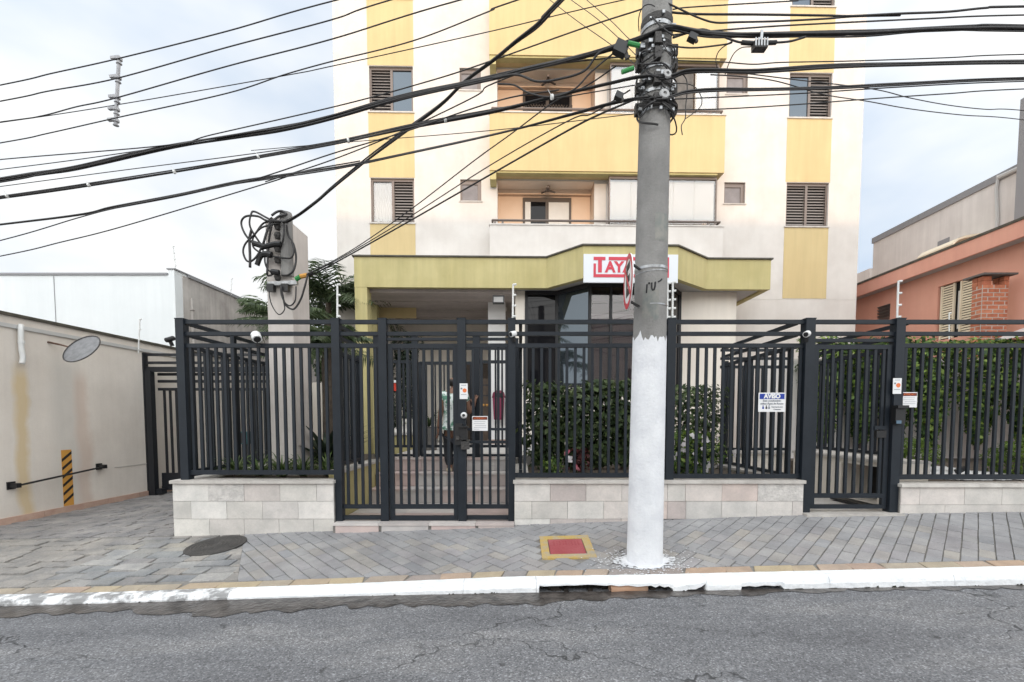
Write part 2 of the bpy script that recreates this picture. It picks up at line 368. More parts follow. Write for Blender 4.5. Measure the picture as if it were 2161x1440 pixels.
A['whouse'] = mat('pale_wall', (.66, .69, .7), (.73, .755, .76), sc=.5, rough=.85, streak=.05)
A['stained'] = mat('stained_render', (.36, .33, .31), (.52, .49, .46), sc=1.5, rough=.9, streak=.28)
A['soil'] = mat('soil', (.06, .045, .035), (.1, .08, .06), sc=10, rough=.95, bump=.6)
A['concretef'] = mat('concrete_floor', (.42, .4, .38), (.5, .48, .46), sc=3, rough=.85, bump=.2)
A['tread'] = mat('step_stone', (.9, .9, .9), (1.1, 1.08, 1.06), sc=5, rough=.65, bump=.1, fine=.04, hue=[(.46, .425, .41), (.54, .43, .405), (.48, .39, .375), (.56, .54, .52), (.43, .405, .4)])
A['bark'] = mat('bark', (.06, .045, .035), (.1, .08, .06), sc=12, rough=.9, bump=.6)
A['hedge'] = leaf_mat('hedge_leaf', [(.018, .046, .016), (.05, .1, .025), (.115, .195, .038), (.27, .36, .075)])
A['shrub'] = leaf_mat('shrub_leaf', [(.02, .038, .017), (.045, .075, .028), (.08, .12, .042), (.13, .165, .07)])
A['lime'] = leaf_mat('lime_leaf', [(.06, .11, .015), (.11, .18, .025), (.17, .25, .04)])
A['palm'] = leaf_mat('palm_leaf', [(.04, .06, .03), (.075, .11, .05), (.13, .17, .085)])
A['grassy'] = leaf_mat('strap_leaf', [(.05, .09, .025), (.1, .16, .04), (.2, .24, .12)])
A['petal'] = leaf_mat('white_petal', [(.75, .72, .72), (.8, .76, .78)])
A['petalp'] = leaf_mat('pink_petal', [(.6, .12, .2), (.7, .3, .34)])
A['darkleaf'] = leaf_mat('dark_leaf', [(.014, .024, .016), (.03, .045, .03), (.05, .07, .045)])
A['pebble'] = mat('white_pebble', (.55, .55, .55), (.75, .74, .73), sc=30, rough=.8, bump=.5, bsc=60)
A['skin'] = mat('skin', (.2, .1, .065), (.23, .12, .075), sc=8, rough=.55)
A['hair'] = mat('hair', (.012, .01, .009), rough=.6)
A['trouser'] = mat('dark_trousers', (.018, .02, .026), (.026, .028, .034), sc=12, rough=.9)
A['shirt'] = mat('leaf_print', (.1, .24, .17), (.66, .7, .68), sc=13, rough=.9, ramp=(.44, .52))
A['bin'] = mat('maroon_plastic', (.18, .02, .055), rough=.4)
A['redp'] = mat('red_plastic', (.5, .04, .02), rough=.4)
A['bluegrey'] = mat('blue_glass_lens', (.1, .16, .22), rough=.2)
A['teal'] = mat('teal_box', (.02, .09, .1), rough=.5)
A['terra'] = mat('base_tile', (.42, .27, .21), (.5, .35, .28), sc=6, rough=.75, rnd=.15)
A['dirtyw'] = mat('dirty_white_metal', (.5, .5, .49), rough=.5)
A['wood'] = mat('dark_wood', (.045, .028, .018), (.075, .048, .03), sc=6, rough=.5)
A['amber'] = mat('amber_label', (.6, .3, .06), rough=.5)

# left boundary wall: cream render with damp and rust stains
def wall_left_mat():
    m = mat('boundary_render', (.66, .605, .545), (.77, .715, .65), sc=1.1, rough=.88, streak=.06, bump=.12, bsc=35, fine=.03)
    nt = m.node_tree; b = nt.nodes['Principled BSDF']; src = b.inputs['Base Color'].links[0].from_socket; N = nt.nodes.new
    geo = N('ShaderNodeNewGeometry'); sp = N('ShaderNodeSeparateXYZ'); lk(nt, geo.outputs['Position'], sp.inputs[0])
    def band(c, w, col, amount, src, zt=9.0):
        n = N('ShaderNodeTexNoise'); n.inputs['Scale'].default_value = 2.2; n.inputs['Detail'].default_value = 5; lk(nt, geo.outputs['Position'], n.inputs['Vector'])
        a = N('ShaderNodeMath'); a.operation = 'MULTIPLY_ADD'; a.inputs[1].default_value = .22; lk(nt, n.outputs['Fac'], a.inputs[0]); lk(nt, sp.outputs['Y'], a.inputs[2])
        s_ = N('ShaderNodeMath'); s_.operation = 'SUBTRACT'; s_.inputs[1].default_value = c + .11; lk(nt, a.outputs[0], s_.inputs[0])
        ab = N('ShaderNodeMath'); ab.operation = 'ABSOLUTE'; lk(nt, s_.outputs[0], ab.inputs[0])
        mr = N('ShaderNodeMapRange'); mr.inputs['From Min'].default_value = w; mr.inputs['From Max'].default_value = w * .3; mr.inputs['To Min'].default_value = 0; mr.inputs['To Max'].default_value = amount
        lk(nt, ab.outputs[0], mr.inputs['Value'])
        zl = N('ShaderNodeMapRange'); zl.inputs['From Min'].default_value = zt; zl.inputs['From Max'].default_value = zt - .25; lk(nt, sp.outputs['Z'], zl.inputs['Value'])
        mu = N('ShaderNodeMath'); mu.operation = 'MULTIPLY'; lk(nt, mr.outputs[0], mu.inputs[0]); lk(nt, zl.outputs[0], mu.inputs[1])
        x = N('ShaderNodeMix'); x.data_type = 'RGBA'; lk(nt, mu.outputs[0], x.inputs[0]); lk(nt, src, x.inputs[6]); x.inputs[7].default_value = col + (1,)
        return x.outputs[2]
    o = band(6.14, .12, (.62, .47, .25), .75, src, 2.2)
    o = band(6.75, .3, (.45, .45, .43), .35, o, 2.4)
    o = band(7.0, .16, (.5, .31, .22), .35, o, 2.2)
    o = band(5.55, .2, (.42, .37, .32), .4, o, 2.6)
    lk(nt, o, b.inputs['Base Color']); return m
A['wallL'] = wall_left_mat()

def asphalt_mat():
    m = bpy.data.materials.new('asphalt'); m.use_nodes = True; nt = m.node_tree; b = nt.nodes['Principled BSDF']; N = nt.nodes.new
    geo = N('ShaderNodeNewGeometry'); pos = geo.outputs['Position']
    def noise(sc, det=5, rough=.6, vec=pos):
        n = N('ShaderNodeTexNoise'); n.inputs['Scale'].default_value = sc; n.inputs['Detail'].default_value = det; n.inputs['Roughness'].default_value = rough; lk(nt, vec, n.inputs['Vector']); return n
    def ramp(s, stops):
        r = N('ShaderNodeValToRGB'); e = r.color_ramp.elements
        while len(e) < len(stops): e.new(.5)
        for i, (p, c) in enumerate(stops): e[i].position = p; e[i].color = (c if isinstance(c, tuple) else (c, c, c)) + (1,)
        lk(nt, s, r.inputs['Fac']); return r.outputs['Color']
    def mul(a, c):
        x = N('ShaderNodeVectorMath'); x.operation = 'MULTIPLY'; lk(nt, a, x.inputs[0]); lk(nt, c, x.inputs[1]); return x.outputs[0]
    mpb = N('ShaderNodeMapping'); mpb.inputs['Scale'].default_value = (.45, 1.5, 1); lk(nt, pos, mpb.inputs['Vector'])
    base = ramp(noise(.9, 7, .65, mpb.outputs[0]).outputs['Fac'], [(.32, (.115, .117, .126)), (.5, (.165, .168, .178)), (.68, (.25, .248, .25))])
    v = N('ShaderNodeTexVoronoi'); v.inputs['Scale'].default_value = 120; lk(nt, pos, v.inputs['Vector'])
    sepc = N('ShaderNodeSeparateColor'); lk(nt, v.outputs['Color'], sepc.inputs[0])
    grain = ramp(sepc.outputs[0], [(0, .5), (.5, .94), (.85, 1.12), (1, 1.9)])
    o = mul(base, grain)
    # cracks: warped cell borders, kept only where a mask allows
    wn_ = noise(1.6, 4); mixv = N('ShaderNodeVectorMath'); mixv.operation = 'MULTIPLY_ADD'
    lk(nt, wn_.outputs['Color'], mixv.inputs[0]); mixv.inputs[1].default_value = (.9, .9, .9); lk(nt, pos, mixv.inputs[2])
    mpp = N('ShaderNodeMapping'); mpp.inputs['Scale'].default_value = (.55, 1.5, 1); lk(nt, mixv.outputs[0], mpp.inputs['Vector'])
    vc = N('ShaderNodeTexVoronoi'); vc.feature = 'DISTANCE_TO_EDGE'; vc.inputs['Scale'].default_value = .95; lk(nt, mpp.outputs[0], vc.inputs['Vector'])
    rag = noise(30, 3)
    ad = N('ShaderNodeMath'); ad.operation = 'MULTIPLY_ADD'; lk(nt, rag.outputs['Fac'], ad.inputs[0]); ad.inputs[1].default_value = .018; lk(nt, vc.outputs['Distance'], ad.inputs[2])
    crack = ramp(ad.outputs[0], [(.011, .28), (.018, 1.0)])
    msk = ramp(noise(.55, 3).outputs['Fac'], [(.42, 0.0), (.52, 1.0)])
    cm = N('ShaderNodeMix'); cm.data_type = 'RGBA'; lk(nt, msk, cm.inputs[0]); cm.inputs[6].default_value = (1, 1, 1, 1); lk(nt, crack, cm.inputs[7])
    o = mul(o, cm.outputs[2])
    spots = ramp(noise(7, 2).outputs['Fac'], [(.24, .45), (.31, 1.0)]); o = mul(o, spots)
    lk(nt, o, b.inputs['Base Color']); b.inputs['Roughness'].default_value = .78
    bp = N('ShaderNodeBump'); bp.inputs['Strength'].default_value = .5; bp.inputs['Distance'].default_value = .012
    hs = N('ShaderNodeMath'); hs.operation = 'ADD'; lk(nt, sepc.outputs[0], hs.inputs[0]); lk(nt, crack, hs.inputs[1]); lk(nt, hs.outputs[0], bp.inputs['Height']); lk(nt, bp.outputs[0], b.inputs['Normal'])
    return m
A['asphalt'] = asphalt_mat()
A['wet'] = mat('wet_gutter', (.022, .018, .016), (.1, .088, .08), sc=9, rough=.28, bump=.4, bsc=30, fine=.2)
# ================================================================ SETTING
def frange(a, b, st):
    n = max(1, int(round((b - a) / st))); return [a + (b - a) * i / n for i in range(n + 1)]
obj('terrain', MB().grid([-300, -60, 60, 300], [-300, -60, 60, 300], lambda x, y: -1.6), A['soil'], kind='structure')
obj('road', MB().grid(frange(-40, 40, 1.0), [-4.5, -2, 0, 2, 2.6, 3.1, 3.6, 3.75], lambda x, y: rz(x, y)), A['asphalt'], kind='structure')
obj('far_bounce_pavement', MB().grid(frange(-40, 40, 4.0), [-22.2, -12, -4.45], lambda x, y: rz(x, -4.5) + .12), A['concretef'], kind='structure')  # unseen ground opposite, made wide and pale to bounce light upward
obj('far_kerb', MB().grid(frange(-40, 40, 4.0), [-4.45, -4.449], lambda x, y: rz(x, -4.5) + (.12 if y < -4.4495 else 0)), A['concretef'], kind='structure')
# gutter: damp dirt along the kerb with a ragged road-side edge
g = MB(); xs = frange(-9, 13, .06); ph = [random.uniform(0, 6) for _ in range(6)]
def gw(x):
    px = CX + x / 3.4 * FOC
    w = lerp_t([(-9, .12), (-4.2, .17), (-2.5, .26), (-1.2, .27), (-.3, .22), (.2, .2), (1.2, .13), (2.0, .07), (3, .07), (6, .05), (13, .05)], x)
    return w * (1 + .16 * math.sin(x * 3.1 + ph[0]) + .1 * math.sin(x * 11 + ph[1]) + .08 * math.sin(x * 27 + ph[2])) + random.uniform(-.03, .03)
row = []
for x in xs:
    w = gw(x); row.append([(x, 3.6 - w, rz(x, 3.6 - w) + .005), (x, 3.6 - w * .5, rz(x, 3.6) + .007), (x, 3.60, rz(x, 3.6) + .008)])
for a, b in zip(row, row[1:]):
    g.quad(a[0], b[0], b[1], a[1]); g.quad(a[1], b[1], b[2], a[2])
obj('gutter', g, A['wet'], kind='structure')
# mortar bed under the paving and the driveway
obj('pavement', MB().grid(frange(-14, 16, .5), [3.725, 4.0, 4.4, 4.8, 5.14], lambda x, y: gz(x, y) - .012), A['mortar'], kind='structure')
pav = bpy.data.objects['pavement']
obj('driveway', MB().grid(frange(-6.75, -3.8, .6), [5.14, 6, 7, 8.2, 10, 14], lambda x, y: gz(x, y) - .012), A['mortar'], kind='structure')
drv = bpy.data.objects['driveway']

def clip(poly, f):
    out = []
    for i in range(len(poly)):
        a, b = poly[i], poly[(i + 1) % len(poly)]; fa, fb = f(a), f(b)
        if fa >= 0: out.append(a)
        if (fa >= 0) != (fb >= 0):
            t = fa / (fa - fb); out.append((a[0] + (b[0] - a[0]) * t, a[1] + (b[1] - a[1]) * t))
    return out
def area(p): return abs(sum(p[i][0] * p[(i + 1) % len(p)][1] - p[(i + 1) % len(p)][0] * p[i][1] for i in range(len(p)))) / 2
def inside_hatch(c): return HX0 < c[0] < HX1 and HY0 < c[1] < HY1
hb = [G(1141.6, 1179.6), G(1260.8, 1179.6), G(1245, 1130), G(1140.3, 1130.3)]
HX0, HX1 = .2, .2 + .5; HX0 = (hb[0].x + hb[3].x) / 2; HX1 = HX0 + .5; HY0 = hb[0].y; HY1 = hb[2].y
MANX, MANY, MANR = G(456, 1152).x, G(456, 1152).y, .28
pieces = []
def lay(cx_, cy_, L, Wd, ang, region, m, jit=.0, gap=.004):
    ca, sa = math.cos(ang), math.sin(ang); q = []
    for u, v in ((-1, -1), (1, -1), (1, 1), (-1, 1)):
        uu = u * (L / 2 - gap) + random.uniform(-jit, jit); vv = v * (Wd / 2 - gap) + random.uniform(-jit, jit)
        q.append((cx_ + uu * ca - vv * sa, cy_ + uu * sa + vv * ca))
    for f in region:
        q = clip(q, f)
        if len(q) < 3: return
    if area(q) < .0012: return
    c = (sum(p[0] for p in q) / len(q), sum(p[1] for p in q) / len(q))
    
    if HX0 - .02 < c[0] < HX1 + .02 and HY0 - .02 < c[1] < HY1 + .02: return
    pieces.append((q, c, m))
YA, YB = 3.845, 5.06
base_reg = [lambda p: p[1] - YA, lambda p: (YB - p[1])]
DX = -2.45     # driveway paving starts left of this, edge slanted
reg1 = base_reg + [lambda p: p[0] - (DX - .55 * (p[1] - 3.9)), lambda p: (-.35 + .9 * (p[1] - 4.4)) - p[0]]
reg2 = base_reg + [lambda p: p[0] - (-.35 + .9 * (p[1] - 4.4)), lambda p: (1.5 - .9 * (p[1] - 4.4)) - p[0]]
reg3 = base_reg + [lambda p: p[0] - (1.5 - .9 * (p[1] - 4.4)), lambda p: 7.2 - p[0]]
L, Wp = .22, .11
def bond(reg, ang, x0, x1):
    ca, sa = math.cos(ang), math.sin(ang); n = 70
    for j in range(-n, n):
        off = random.uniform(-.2, .2) * L + (j % 2) * L / 2
        for i in range(-n, n):
            u, v = i * L + off, j * Wp; x, y = (x0 + x1) / 2 + u * ca - v * sa, 4.45 + u * sa + v * ca
            if x0 - .3 < x < x1 + .3 and YA - .2 < y < YB + .2: lay(x, y, L, Wp, ang + random.uniform(-.006, .006), reg, A['paver'], .0025)
bond(reg1, R(-45), -4, .3); bond(reg3, R(45), .8, 7.2)
# herringbone in the middle
s2 = math.sqrt(.5)
for i in range(-40, 40):
    for j in range(-40, 40):
        k = (i + j) % 4
        # unit cells of size Wp on the 45-degree lattice; horizontal bricks where (i - j) % 4 == 0, vertical where == 2 (offset)
        if (i - j) % 4 == 0: u, v, a = (i + 1) * Wp, (j + .5) * Wp, 0
        elif (i - j) % 4 == 3: u, v, a = (i + .5) * Wp, (j + 1) * Wp, R(90)
        else: continue
        x, y = .55 + (u - v) * s2, 4.45 + (u + v) * s2
        if -1.2 < x < 2.4 and YA - .2 < y < YB + .2: lay(x, y, L, Wp, a + R(45), reg2, A['paver'], .002)
# worn irregular stones of the driveway crossing
regd = base_reg + [lambda p: (DX - .55 * (p[1] - 3.9)) - p[0], lambda p: p[0] + 7.2]
y = YA + .02
while y < YB:
    h = random.uniform(.11, .17); x = -7.3 + random.uniform(0, .2)
    while x < -2.2:
        w = random.uniform(.16, .34); lay(x + w / 2, y + h / 2 + .03 * math.sin(x * 1.7), w, h, R(6) * math.sin(x * 1.3 + y), regd, A['paver_old'], .014, .006); x += w
    y += h
def paver_mb(mb, q, lift=0.0):
    top = [Vector((p[0], p[1], gz(p[0], p[1]) + lift)) for p in q]; n = len(q); bot = [p - Vector((0, 0, .02)) for p in top]
    c = sum(top, Vector()) / n
    inn = [p + (c - p).normalized() * .004 for p in top]; low = [p - Vector((0, 0, .004)) for p in top]
    mb.add(bot + low + inn, [tuple(range(2 * n, 3 * n))] + [(i, (i + 1) % n, n + (i + 1) % n, n + i) for i in range(n)] + [(n + i, n + (i + 1) % n, 2 * n + (i + 1) % n, 2 * n + i) for i in range(n)])
pieces.sort(key=lambda t: -area(t[0]) / (t[1][1] ** 3) * (1.0 if -4.3 < t[1][0] < 4.6 else .3))
rest = {}
for i, (q, c, m) in enumerate(pieces):
    lift = random.uniform(-.003, .003) if m is A['paver'] else random.uniform(-.007, .008)
    if i < 270: b = MB(); paver_mb(b, q, lift); obj('paver', b, m, pav)
    else: paver_mb(rest.setdefault(m.name, MB()), q, lift)
for k, b in rest.items(): obj('paving_stones', b, MATS[k], pav, kind='stuff')
# ochre edge stones behind the kerb
x = -5.0
while x < 6.6:
    w = random.uniform(.2, .36); sk = random.uniform(-.02, .05)
    b = MB(); paver_mb(b, [(x + .005, 3.735), (x + w - .005, 3.735), (x + w - .005 + sk, 3.838), (x + .005 + sk, 3.838)], random.uniform(-.004, .003)); obj('edge_stone', b, A['edge'], pav); x += w
# driveway rows behind the fence line
b = MB(); y = 5.12
while y < 9.5:
    h = .1; x = -6.7 + random.uniform(-.1, 0)
    while x < -3.85:
        w = random.uniform(.15, .3); x2 = min(x + w, -3.85)
        if x2 - x > .03: paver_mb(b, [(x + .005, y + .004), (x2 - .005, y + .004), (x2 - .005, y + h - .004), (x + .005, y + h - .004)], random.uniform(-.006, .006))
        x += w
    y += h
obj('paving_stones', b, A['paver_old'], drv, kind='stuff')
# fine dark joint lines between kerb and paving are the mortar bed itself

# kerb: stones about a metre long, whitewashed, one broken out
kerb = thing('kerb', (0, 3.65, 0), 'long whitewashed kerb with a broken hollow section beside the utility pole', 'kerb'); kerb['kind'] = 'structure'
del kerb['category']; del kerb['label']
hole = [(.16, .0), (.165, .085), (.2, .078), (.3, .08), (.45, .085), (.55, .092), (.62, .085), (.7, .078), (.74, .085), (.8, .07), (.88, .075), (.95, .06), (1.0, .066), (1.06, .075), (1.1, .05), (1.13, .07), (1.17, .05), (1.2, .06), (1.235, .035), (1.25, .0)]
hole2 = [(1.33, .0), (1.36, .02), (1.42, .022), (1.47, .05), (1.5, .085), (1.505, .0)]
hole3 = [(1.78, .0), (1.79, .045), (1.85, .05), (1.9, .04), (1.97, .052), (2.05, .045), (2.1, .05), (2.14, .0)]
def kerb_stone(x0, x1, m):
    b = MB(); xs_ = set(frange(x0 + .0015, x1 - .0015, .06))
    for h in (hole, hole2, hole3):
        for px_, _ in h:
            if x0 < px_ < x1: xs_.add(px_)
    xs_ = sorted(xs_); prof = []
    for x in xs_:
        zt = lerp_t(ZK, x) - .002; zr = rz(x, 3.58) - .01; up = 0
        for h in (hole, hole2, hole3):
            if h[0][0] < x < h[-1][0]: up = lerp_t(h, x) * .72 + .012
        jit = .0025 * math.sin(x * 23) + .0015 * math.sin(x * 51 + 1)
        prof.append([(x, 3.59 + jit, zr + up), (x, 3.592 + jit, zr + up + (zt - zr - up) * .5), (x, 3.602 + jit, zt - .03), (x, 3.612 + jit, zt - .01), (x, 3.635, zt + .002), (x, 3.73 + jit, zt + .001), (x, 3.73, zr + up)])
    for a, c in zip(prof, prof[1:]):
        for i in range(6): b.quad(a[i], c[i], c[i + 1], a[i + 1])
        b.quad(a[6], c[6], c[0], a[0])
    b.add(prof[0], [tuple(range(7))]); b.add(prof[-1], [tuple(range(7))[::-1]])
    obj('kerbstone', b, m, kerb, smooth=False)
xk = [-9, -8, -7, -6, -5.05, -4.15, -3.3, -2.35, -1.4, -.45, .14, 1.51, 2.5, 3.5, 4.45, 5.4, 6.4, 7.5, 8.6, 9.7, 11, 12.3]
for a, c in zip(xk, xk[1:]): kerb_stone(a, c, A['kerb_worn'] if c < -2.3 else A['kerb'])
obj('hollow_bed', MB().box(.1, 2.2, 3.7, 3.728, -.06, .07), A['earth'], kerb)
bl = MB()
for i in range(14):
    x = random.uniform(.2, 1.45); r = random.uniform(.012, .035); bl.box(x - r, x + r, 3.62 + random.uniform(0, .05), 3.69, rz(x, 3.6) - .01, rz(x, 3.6) + r)
obj('rubble', bl, A['earth'], kerb, kind='stuff')
# grime creeping up the foot of the kerb: ragged teeth
g = MB(); x = -5.2
while x < 7:
    w = random.choice([random.uniform(.012, .04), random.uniform(.05, .16)]); h = abs(random.gauss(0, .007)) + .003
    if x > 2.0: h *= 1.3
    jit = .0025 * math.sin(x * 23) + .0015 * math.sin(x * 51 + 1); z = rz(x, 3.58)
    if not (.15 < x < 1.26 or 1.32 < x < 1.51): g.add([(x, 3.584 + jit, z - .005), (x + w, 3.584 + jit, z - .005), (x + w * .7, 3.586 + jit, z + h), (x + w * .25, 3.586 + jit, z + h * .8), (x + w * .5, 3.578, z + .001)], [(0, 1, 2, 3), (0, 4, 1)])
    x += w * random.uniform(.7, 1.6)
obj('moss', g, A['grime'], kerb, kind='stuff')
# clay pipe stub in the hollow
b = MB(); prof = [(.075, 0), (.075, .3), (.062, .3), (.062, 0)]
b.lathe([(.03, .001), (.03, 0), (.05, 0), (.052, .3), (.04, .31), (.03, .24)], (.74, 3.635, .022), 18, (1, .12, .03))
obj('drain_pipe', b, A['clay'], None, smooth=True, label='terracotta drain pipe exposed in the broken kerb by the pole', cat='pipe')
# hatch and manhole
hz_ = (gz(HX0, HY0) + gz(HX1, HY1)) / 2
def on_g(x, y, dz): return (x, y, gz(x, y) + dz)
ht = thing('access_hatch', on_g(HX0, HY0, 0), 'red metal lid in a worn yellow painted frame set in the pavement', 'hatch')
lx0, lx1, ly0, ly1 = HX0 + .075, HX1 - .075, HY0 + .09, HY1 - .09
b = MB()
for (a0, a1, c0, c1) in ((HX0, HX1, HY0, ly0), (HX0, HX1, ly1, HY1), (HX0, lx0, ly0, ly1), (lx1, HX1, ly0, ly1)):
    b.prism([on_g(a0, c0, -.02), on_g(a1, c0, -.02), on_g(a1, c1, -.02), on_g(a0, c1, -.02)], (0, 0, .024))
obj('frame', b, A['yellowp'], ht)
obj('lid', MB().prism([on_g(lx0 + .008, ly0 + .008, -.02), on_g(lx1 - .008, ly0 + .008, -.02), on_g(lx1 - .008, ly1 - .008, -.02), on_g(lx0 + .008, ly1 - .008, -.02)], (0, 0, .022)), A['red'], ht)
b = MB()
for i in range(6):
    yy = ly1 - .06 - i * .02
    for k in range(9):
        xx = lx0 + .05 + k * .03; b.prism([on_g(xx, yy, .001), on_g(xx + .018, yy, .001), on_g(xx + .018, yy + .008, .001), on_g(xx, yy + .008, .001)], (0, 0, .003))
obj('tread_pattern', b, A['red'], ht)
mh = thing('manhole_cover', on_g(MANX, MANY, 0), 'round dark iron manhole cover by the driveway wall corner', 'manhole cover')
def disc_on_ground(r0, r1, dz0, dz1, n=40):
    b = MB()
    for k in range(n):
        a = 2 * math.pi * k / n
        for r_, dz in ((r0, dz0), (r1, dz1)):
            x, y = MANX + r_ * math.cos(a), MANY + r_ * math.sin(a); b.v.append((x, y, gz(x, y) + dz))
    for k in range(n): b.f.append((2 * k, 2 * ((k + 1) % n), 2 * ((k + 1) % n) + 1, 2 * k + 1))
    return b
b = disc_on_ground(MANR, MANR, -.01, .011); q = disc_on_ground(MANR, MANR - .03, .011, .012); b.add(q.v, q.f); q = disc_on_ground(MANR - .03, MANR - .034, .012, .009); b.add(q.v, q.f)
obj('rim', b, A['iron'], mh)
b = MB()
for k in range(8):
    ra, rb = MANR - .034 - k * .034, MANR - .034 - (k + 1) * .034
    for (e, f, z0, z1) in ((ra, ra - .012, .009, .0095), (ra - .012, ra - .014, .0095, .0125), (ra - .014, rb + .002, .0125, .0125), (rb + .002, rb, .0125, .009)): q = disc_on_ground(e, max(f, .001), z0, z1); b.add(q.v, q.f)
obj('lid', b, A['iron'], mh)
# small drain lid left on the driveway
# -------------------------------------------------- low stone walls
def tile_wall(name, label, x0, x1, yf, ztop, rows, zb, seed, joints=None, group='stone faced planter walls'):
    random.seed(seed)
    w = thing(name, ((x0 + x1) / 2, yf, zb(x0)), label, 'wall', group)
    n = 6; b = MB()
    pts = [(x0, yf + .012, -.4), (x1, yf + .012, -.4), (x1, yf + .012, ztop), (x0, yf + .012, ztop)]
    b.prism(pts, (0, .16, 0)); obj('core', b, A['mortar'], w)
    z = ztop; r = 0
    for h in rows:
        x = x0; js = joints[r] if joints and r < len(joints) else None; first = True; jx = []
        if js: jx = [x0] + [j for j in js if x0 < j < x1] + [x1]
        else:
            jx = [x0]; wd = .2 if r % 2 else .4; jx.append(x0 + wd)
            while jx[-1] < x1: jx.append(jx[-1] + random.choice([.4, .4, .41, .39]))
            jx[-1] = x1
            if jx[-1] - jx[-2] < .06: jx.pop(-2)
        for a, c in zip(jx, jx[1:]):
            zt, zl = z - .002, z - h + .002; zg = min(zb(a), zb(c)) - .01
            if zt <= zg + .02: continue
            zl = max(zl, zg); m = A['stone_rough'] if random.random() < .06 else A['stone']
            o_ = random.uniform(0, .004)
            cubex('stone_tile', w, a + .002, c - .002, yf - o_ - .001, yf + .0115, zl, zt, m)
        z -= h; r += 1
    x = x0 - .015
    while x < x1:
        c = min(x + random.uniform(.7, 1.0), x1 + .012)
        if x1 - c < .2: c = x1 + .012
        cubex('coping_stone', w, x + .001, c - .001, yf - .03, yf + .2, ztop + .001, ztop + .036, A['coping']); x = c
    return w
XL0, XL1 = -3.87, -2.07
gf = lambda x: gz(x, 5.06)
tile_wall('planter_wall', 'stone tiled low wall between the driveway and the entrance gate', XL0, XL1, 5.05, .685, [.2, .2, .2, .2], gf, 3)
tile_wall('planter_wall', 'long stone tiled low wall behind the white painted pole', -.05, 3.18, 5.05, .685, [.2, .2, .2], gf, 8, [[.35, .75, 1.15, 1.55, 1.66, 1.86, 2.27, 2.67], [.145, .545, .95, 1.35, 1.66, 1.87, 2.27, 2.66, 3.06]])
tile_wall('planter_wall', 'stone tiled low wall right of the narrow side gate under the tall hedge', 4.27, 9.5, 5.05, .645, [.2, .2, .2], gf, 11, [[4.48, 4.98, 5.4, 5.8, 6.2, 6.7, 7.1, 7.5, 8, 8.5], [4.77, 5.9, 6.9, 7.9]])
# side returns of the planters (rendered, olive)
def side_wall(name, label, x, y0, y1, ztop, m, th=.14):
    w = thing(name, (x, y0, .2), label, 'wall')
    cubex('wall_body', w, x - th / 2, x + th / 2, y0, y1, -.3, ztop, m)
    yy = y0 - .0
    while yy < y1 - .02:
        c = min(yy + .8, y1); cubex('coping_stone', w, x - th / 2 - .02, x + th / 2 + .02, yy + .001, c - .001, ztop + .001, ztop + .035, A['coping']); yy = c
    return w
side_wall('side_wall', 'olive rendered planter side wall left of the entrance steps', -2.14, 5.26, 6.8, .77, A['olive'])
side_wall('side_wall', 'low coped wall along the left of the side gate passage', 3.11, 5.26, 7.0, .685, A['cream'])
psw = thing('side_wall', (4.4, 5.3, .3), 'low cream passage wall with a dark cabinet opening behind the narrow gate', 'wall')
SX0, SX1, OY0, OY1, OZ0, OZ1 = 4.3, 4.76, 5.42, 6.04, .36, .83
for (a, c, e, f) in ((5.262, OY0, -.2, .88), (OY1, 7.1, -.2, .88), (OY0 + .001, OY1 - .001, OZ1, .879), (OY0 + .001, OY1 - .001, -.2, OZ0)): cubex('wall_body', psw, SX0, SX1, a, c, e, f, A['cream'])
cubex('dark_back', psw, SX1 - .06, SX1 - .01, OY0 + .002, OY1 - .002, OZ0 + .002, OZ1 - .002, A['dark'])
for a, c in ((5.262, 5.9), (5.9, 6.5), (6.5, 7.1)): cubex('coping_stone', psw, SX0 - .03, SX1 + .02, a + .001, c - .001, .881, .915, A['coping'])
cubex('open_lid', psw, SX0 - .16, SX0 - .002, OY0 + .05, OY1 - .03, .345, .375, A['black'])
side_wall('side_wall', 'planter side wall facing the driveway behind the corner fence post', -3.79, 5.26, 8.2, .685, A['cream'])
side_wall('side_wall', 'low coped planter wall right of the steps under the edge-on railing', .03, 5.26, 6.9, .7, A['cream'])
# soil behind the walls
obj('garden_bed', MB().box(-3.72, -2.22, 5.255, 9.6, -.3, .67), A['soil'], kind='structure')
obj('garden_bed', MB().box(.11, 3.03, 5.255, 10.4, -.3, .66), A['soil'], kind='structure')
obj('garden_bed', MB().box(4.78, 12.5, 5.255, 8.4, -.3, .68), A['soil'], kind='structure')
obj('yard', MB().box(-3.7, 9.5, 8.6, 11.4, -.4, .2), A['concretef'], kind='structure')
# entrance sill, landing, steps, platform
cubexs = thing('entrance_steps', (-1.0, 5.1, .2), 'stone steps rising behind the entrance gate to the porch', 'steps')
XS0, XS1 = -2.06, -.05
cubex('sill_base', cubexs, XS0, XS1, 4.985, 5.24, -.2, .225, A['mortar'])
for i, (a, c) in enumerate(((-2.06, -1.55), (-1.55, -1.0), (-1.0, -.48), (-.48, -.05))):
    cubex('sill_stone', cubexs, a + .002, c - .002, 4.965, 5.2, .226, .25, A['tread'])
    cubex('riser_stone', cubexs, a + .002 + .03, c - .002, 4.972, 4.984, .1, .222, A['tread'])
for i, (a, c) in enumerate(((5.2, 5.55), (5.55, 5.9), (5.9, 6.24))):
    for j, (e, f) in enumerate(((-2.06, -1.4), (-1.4, -.7), (-.7, -.05))):
        cubex('landing_stone', cubexs, e + .002, f - .002, a + .002, c - .002, .2, .249 + random.uniform(-.001, .001), A['tread'])
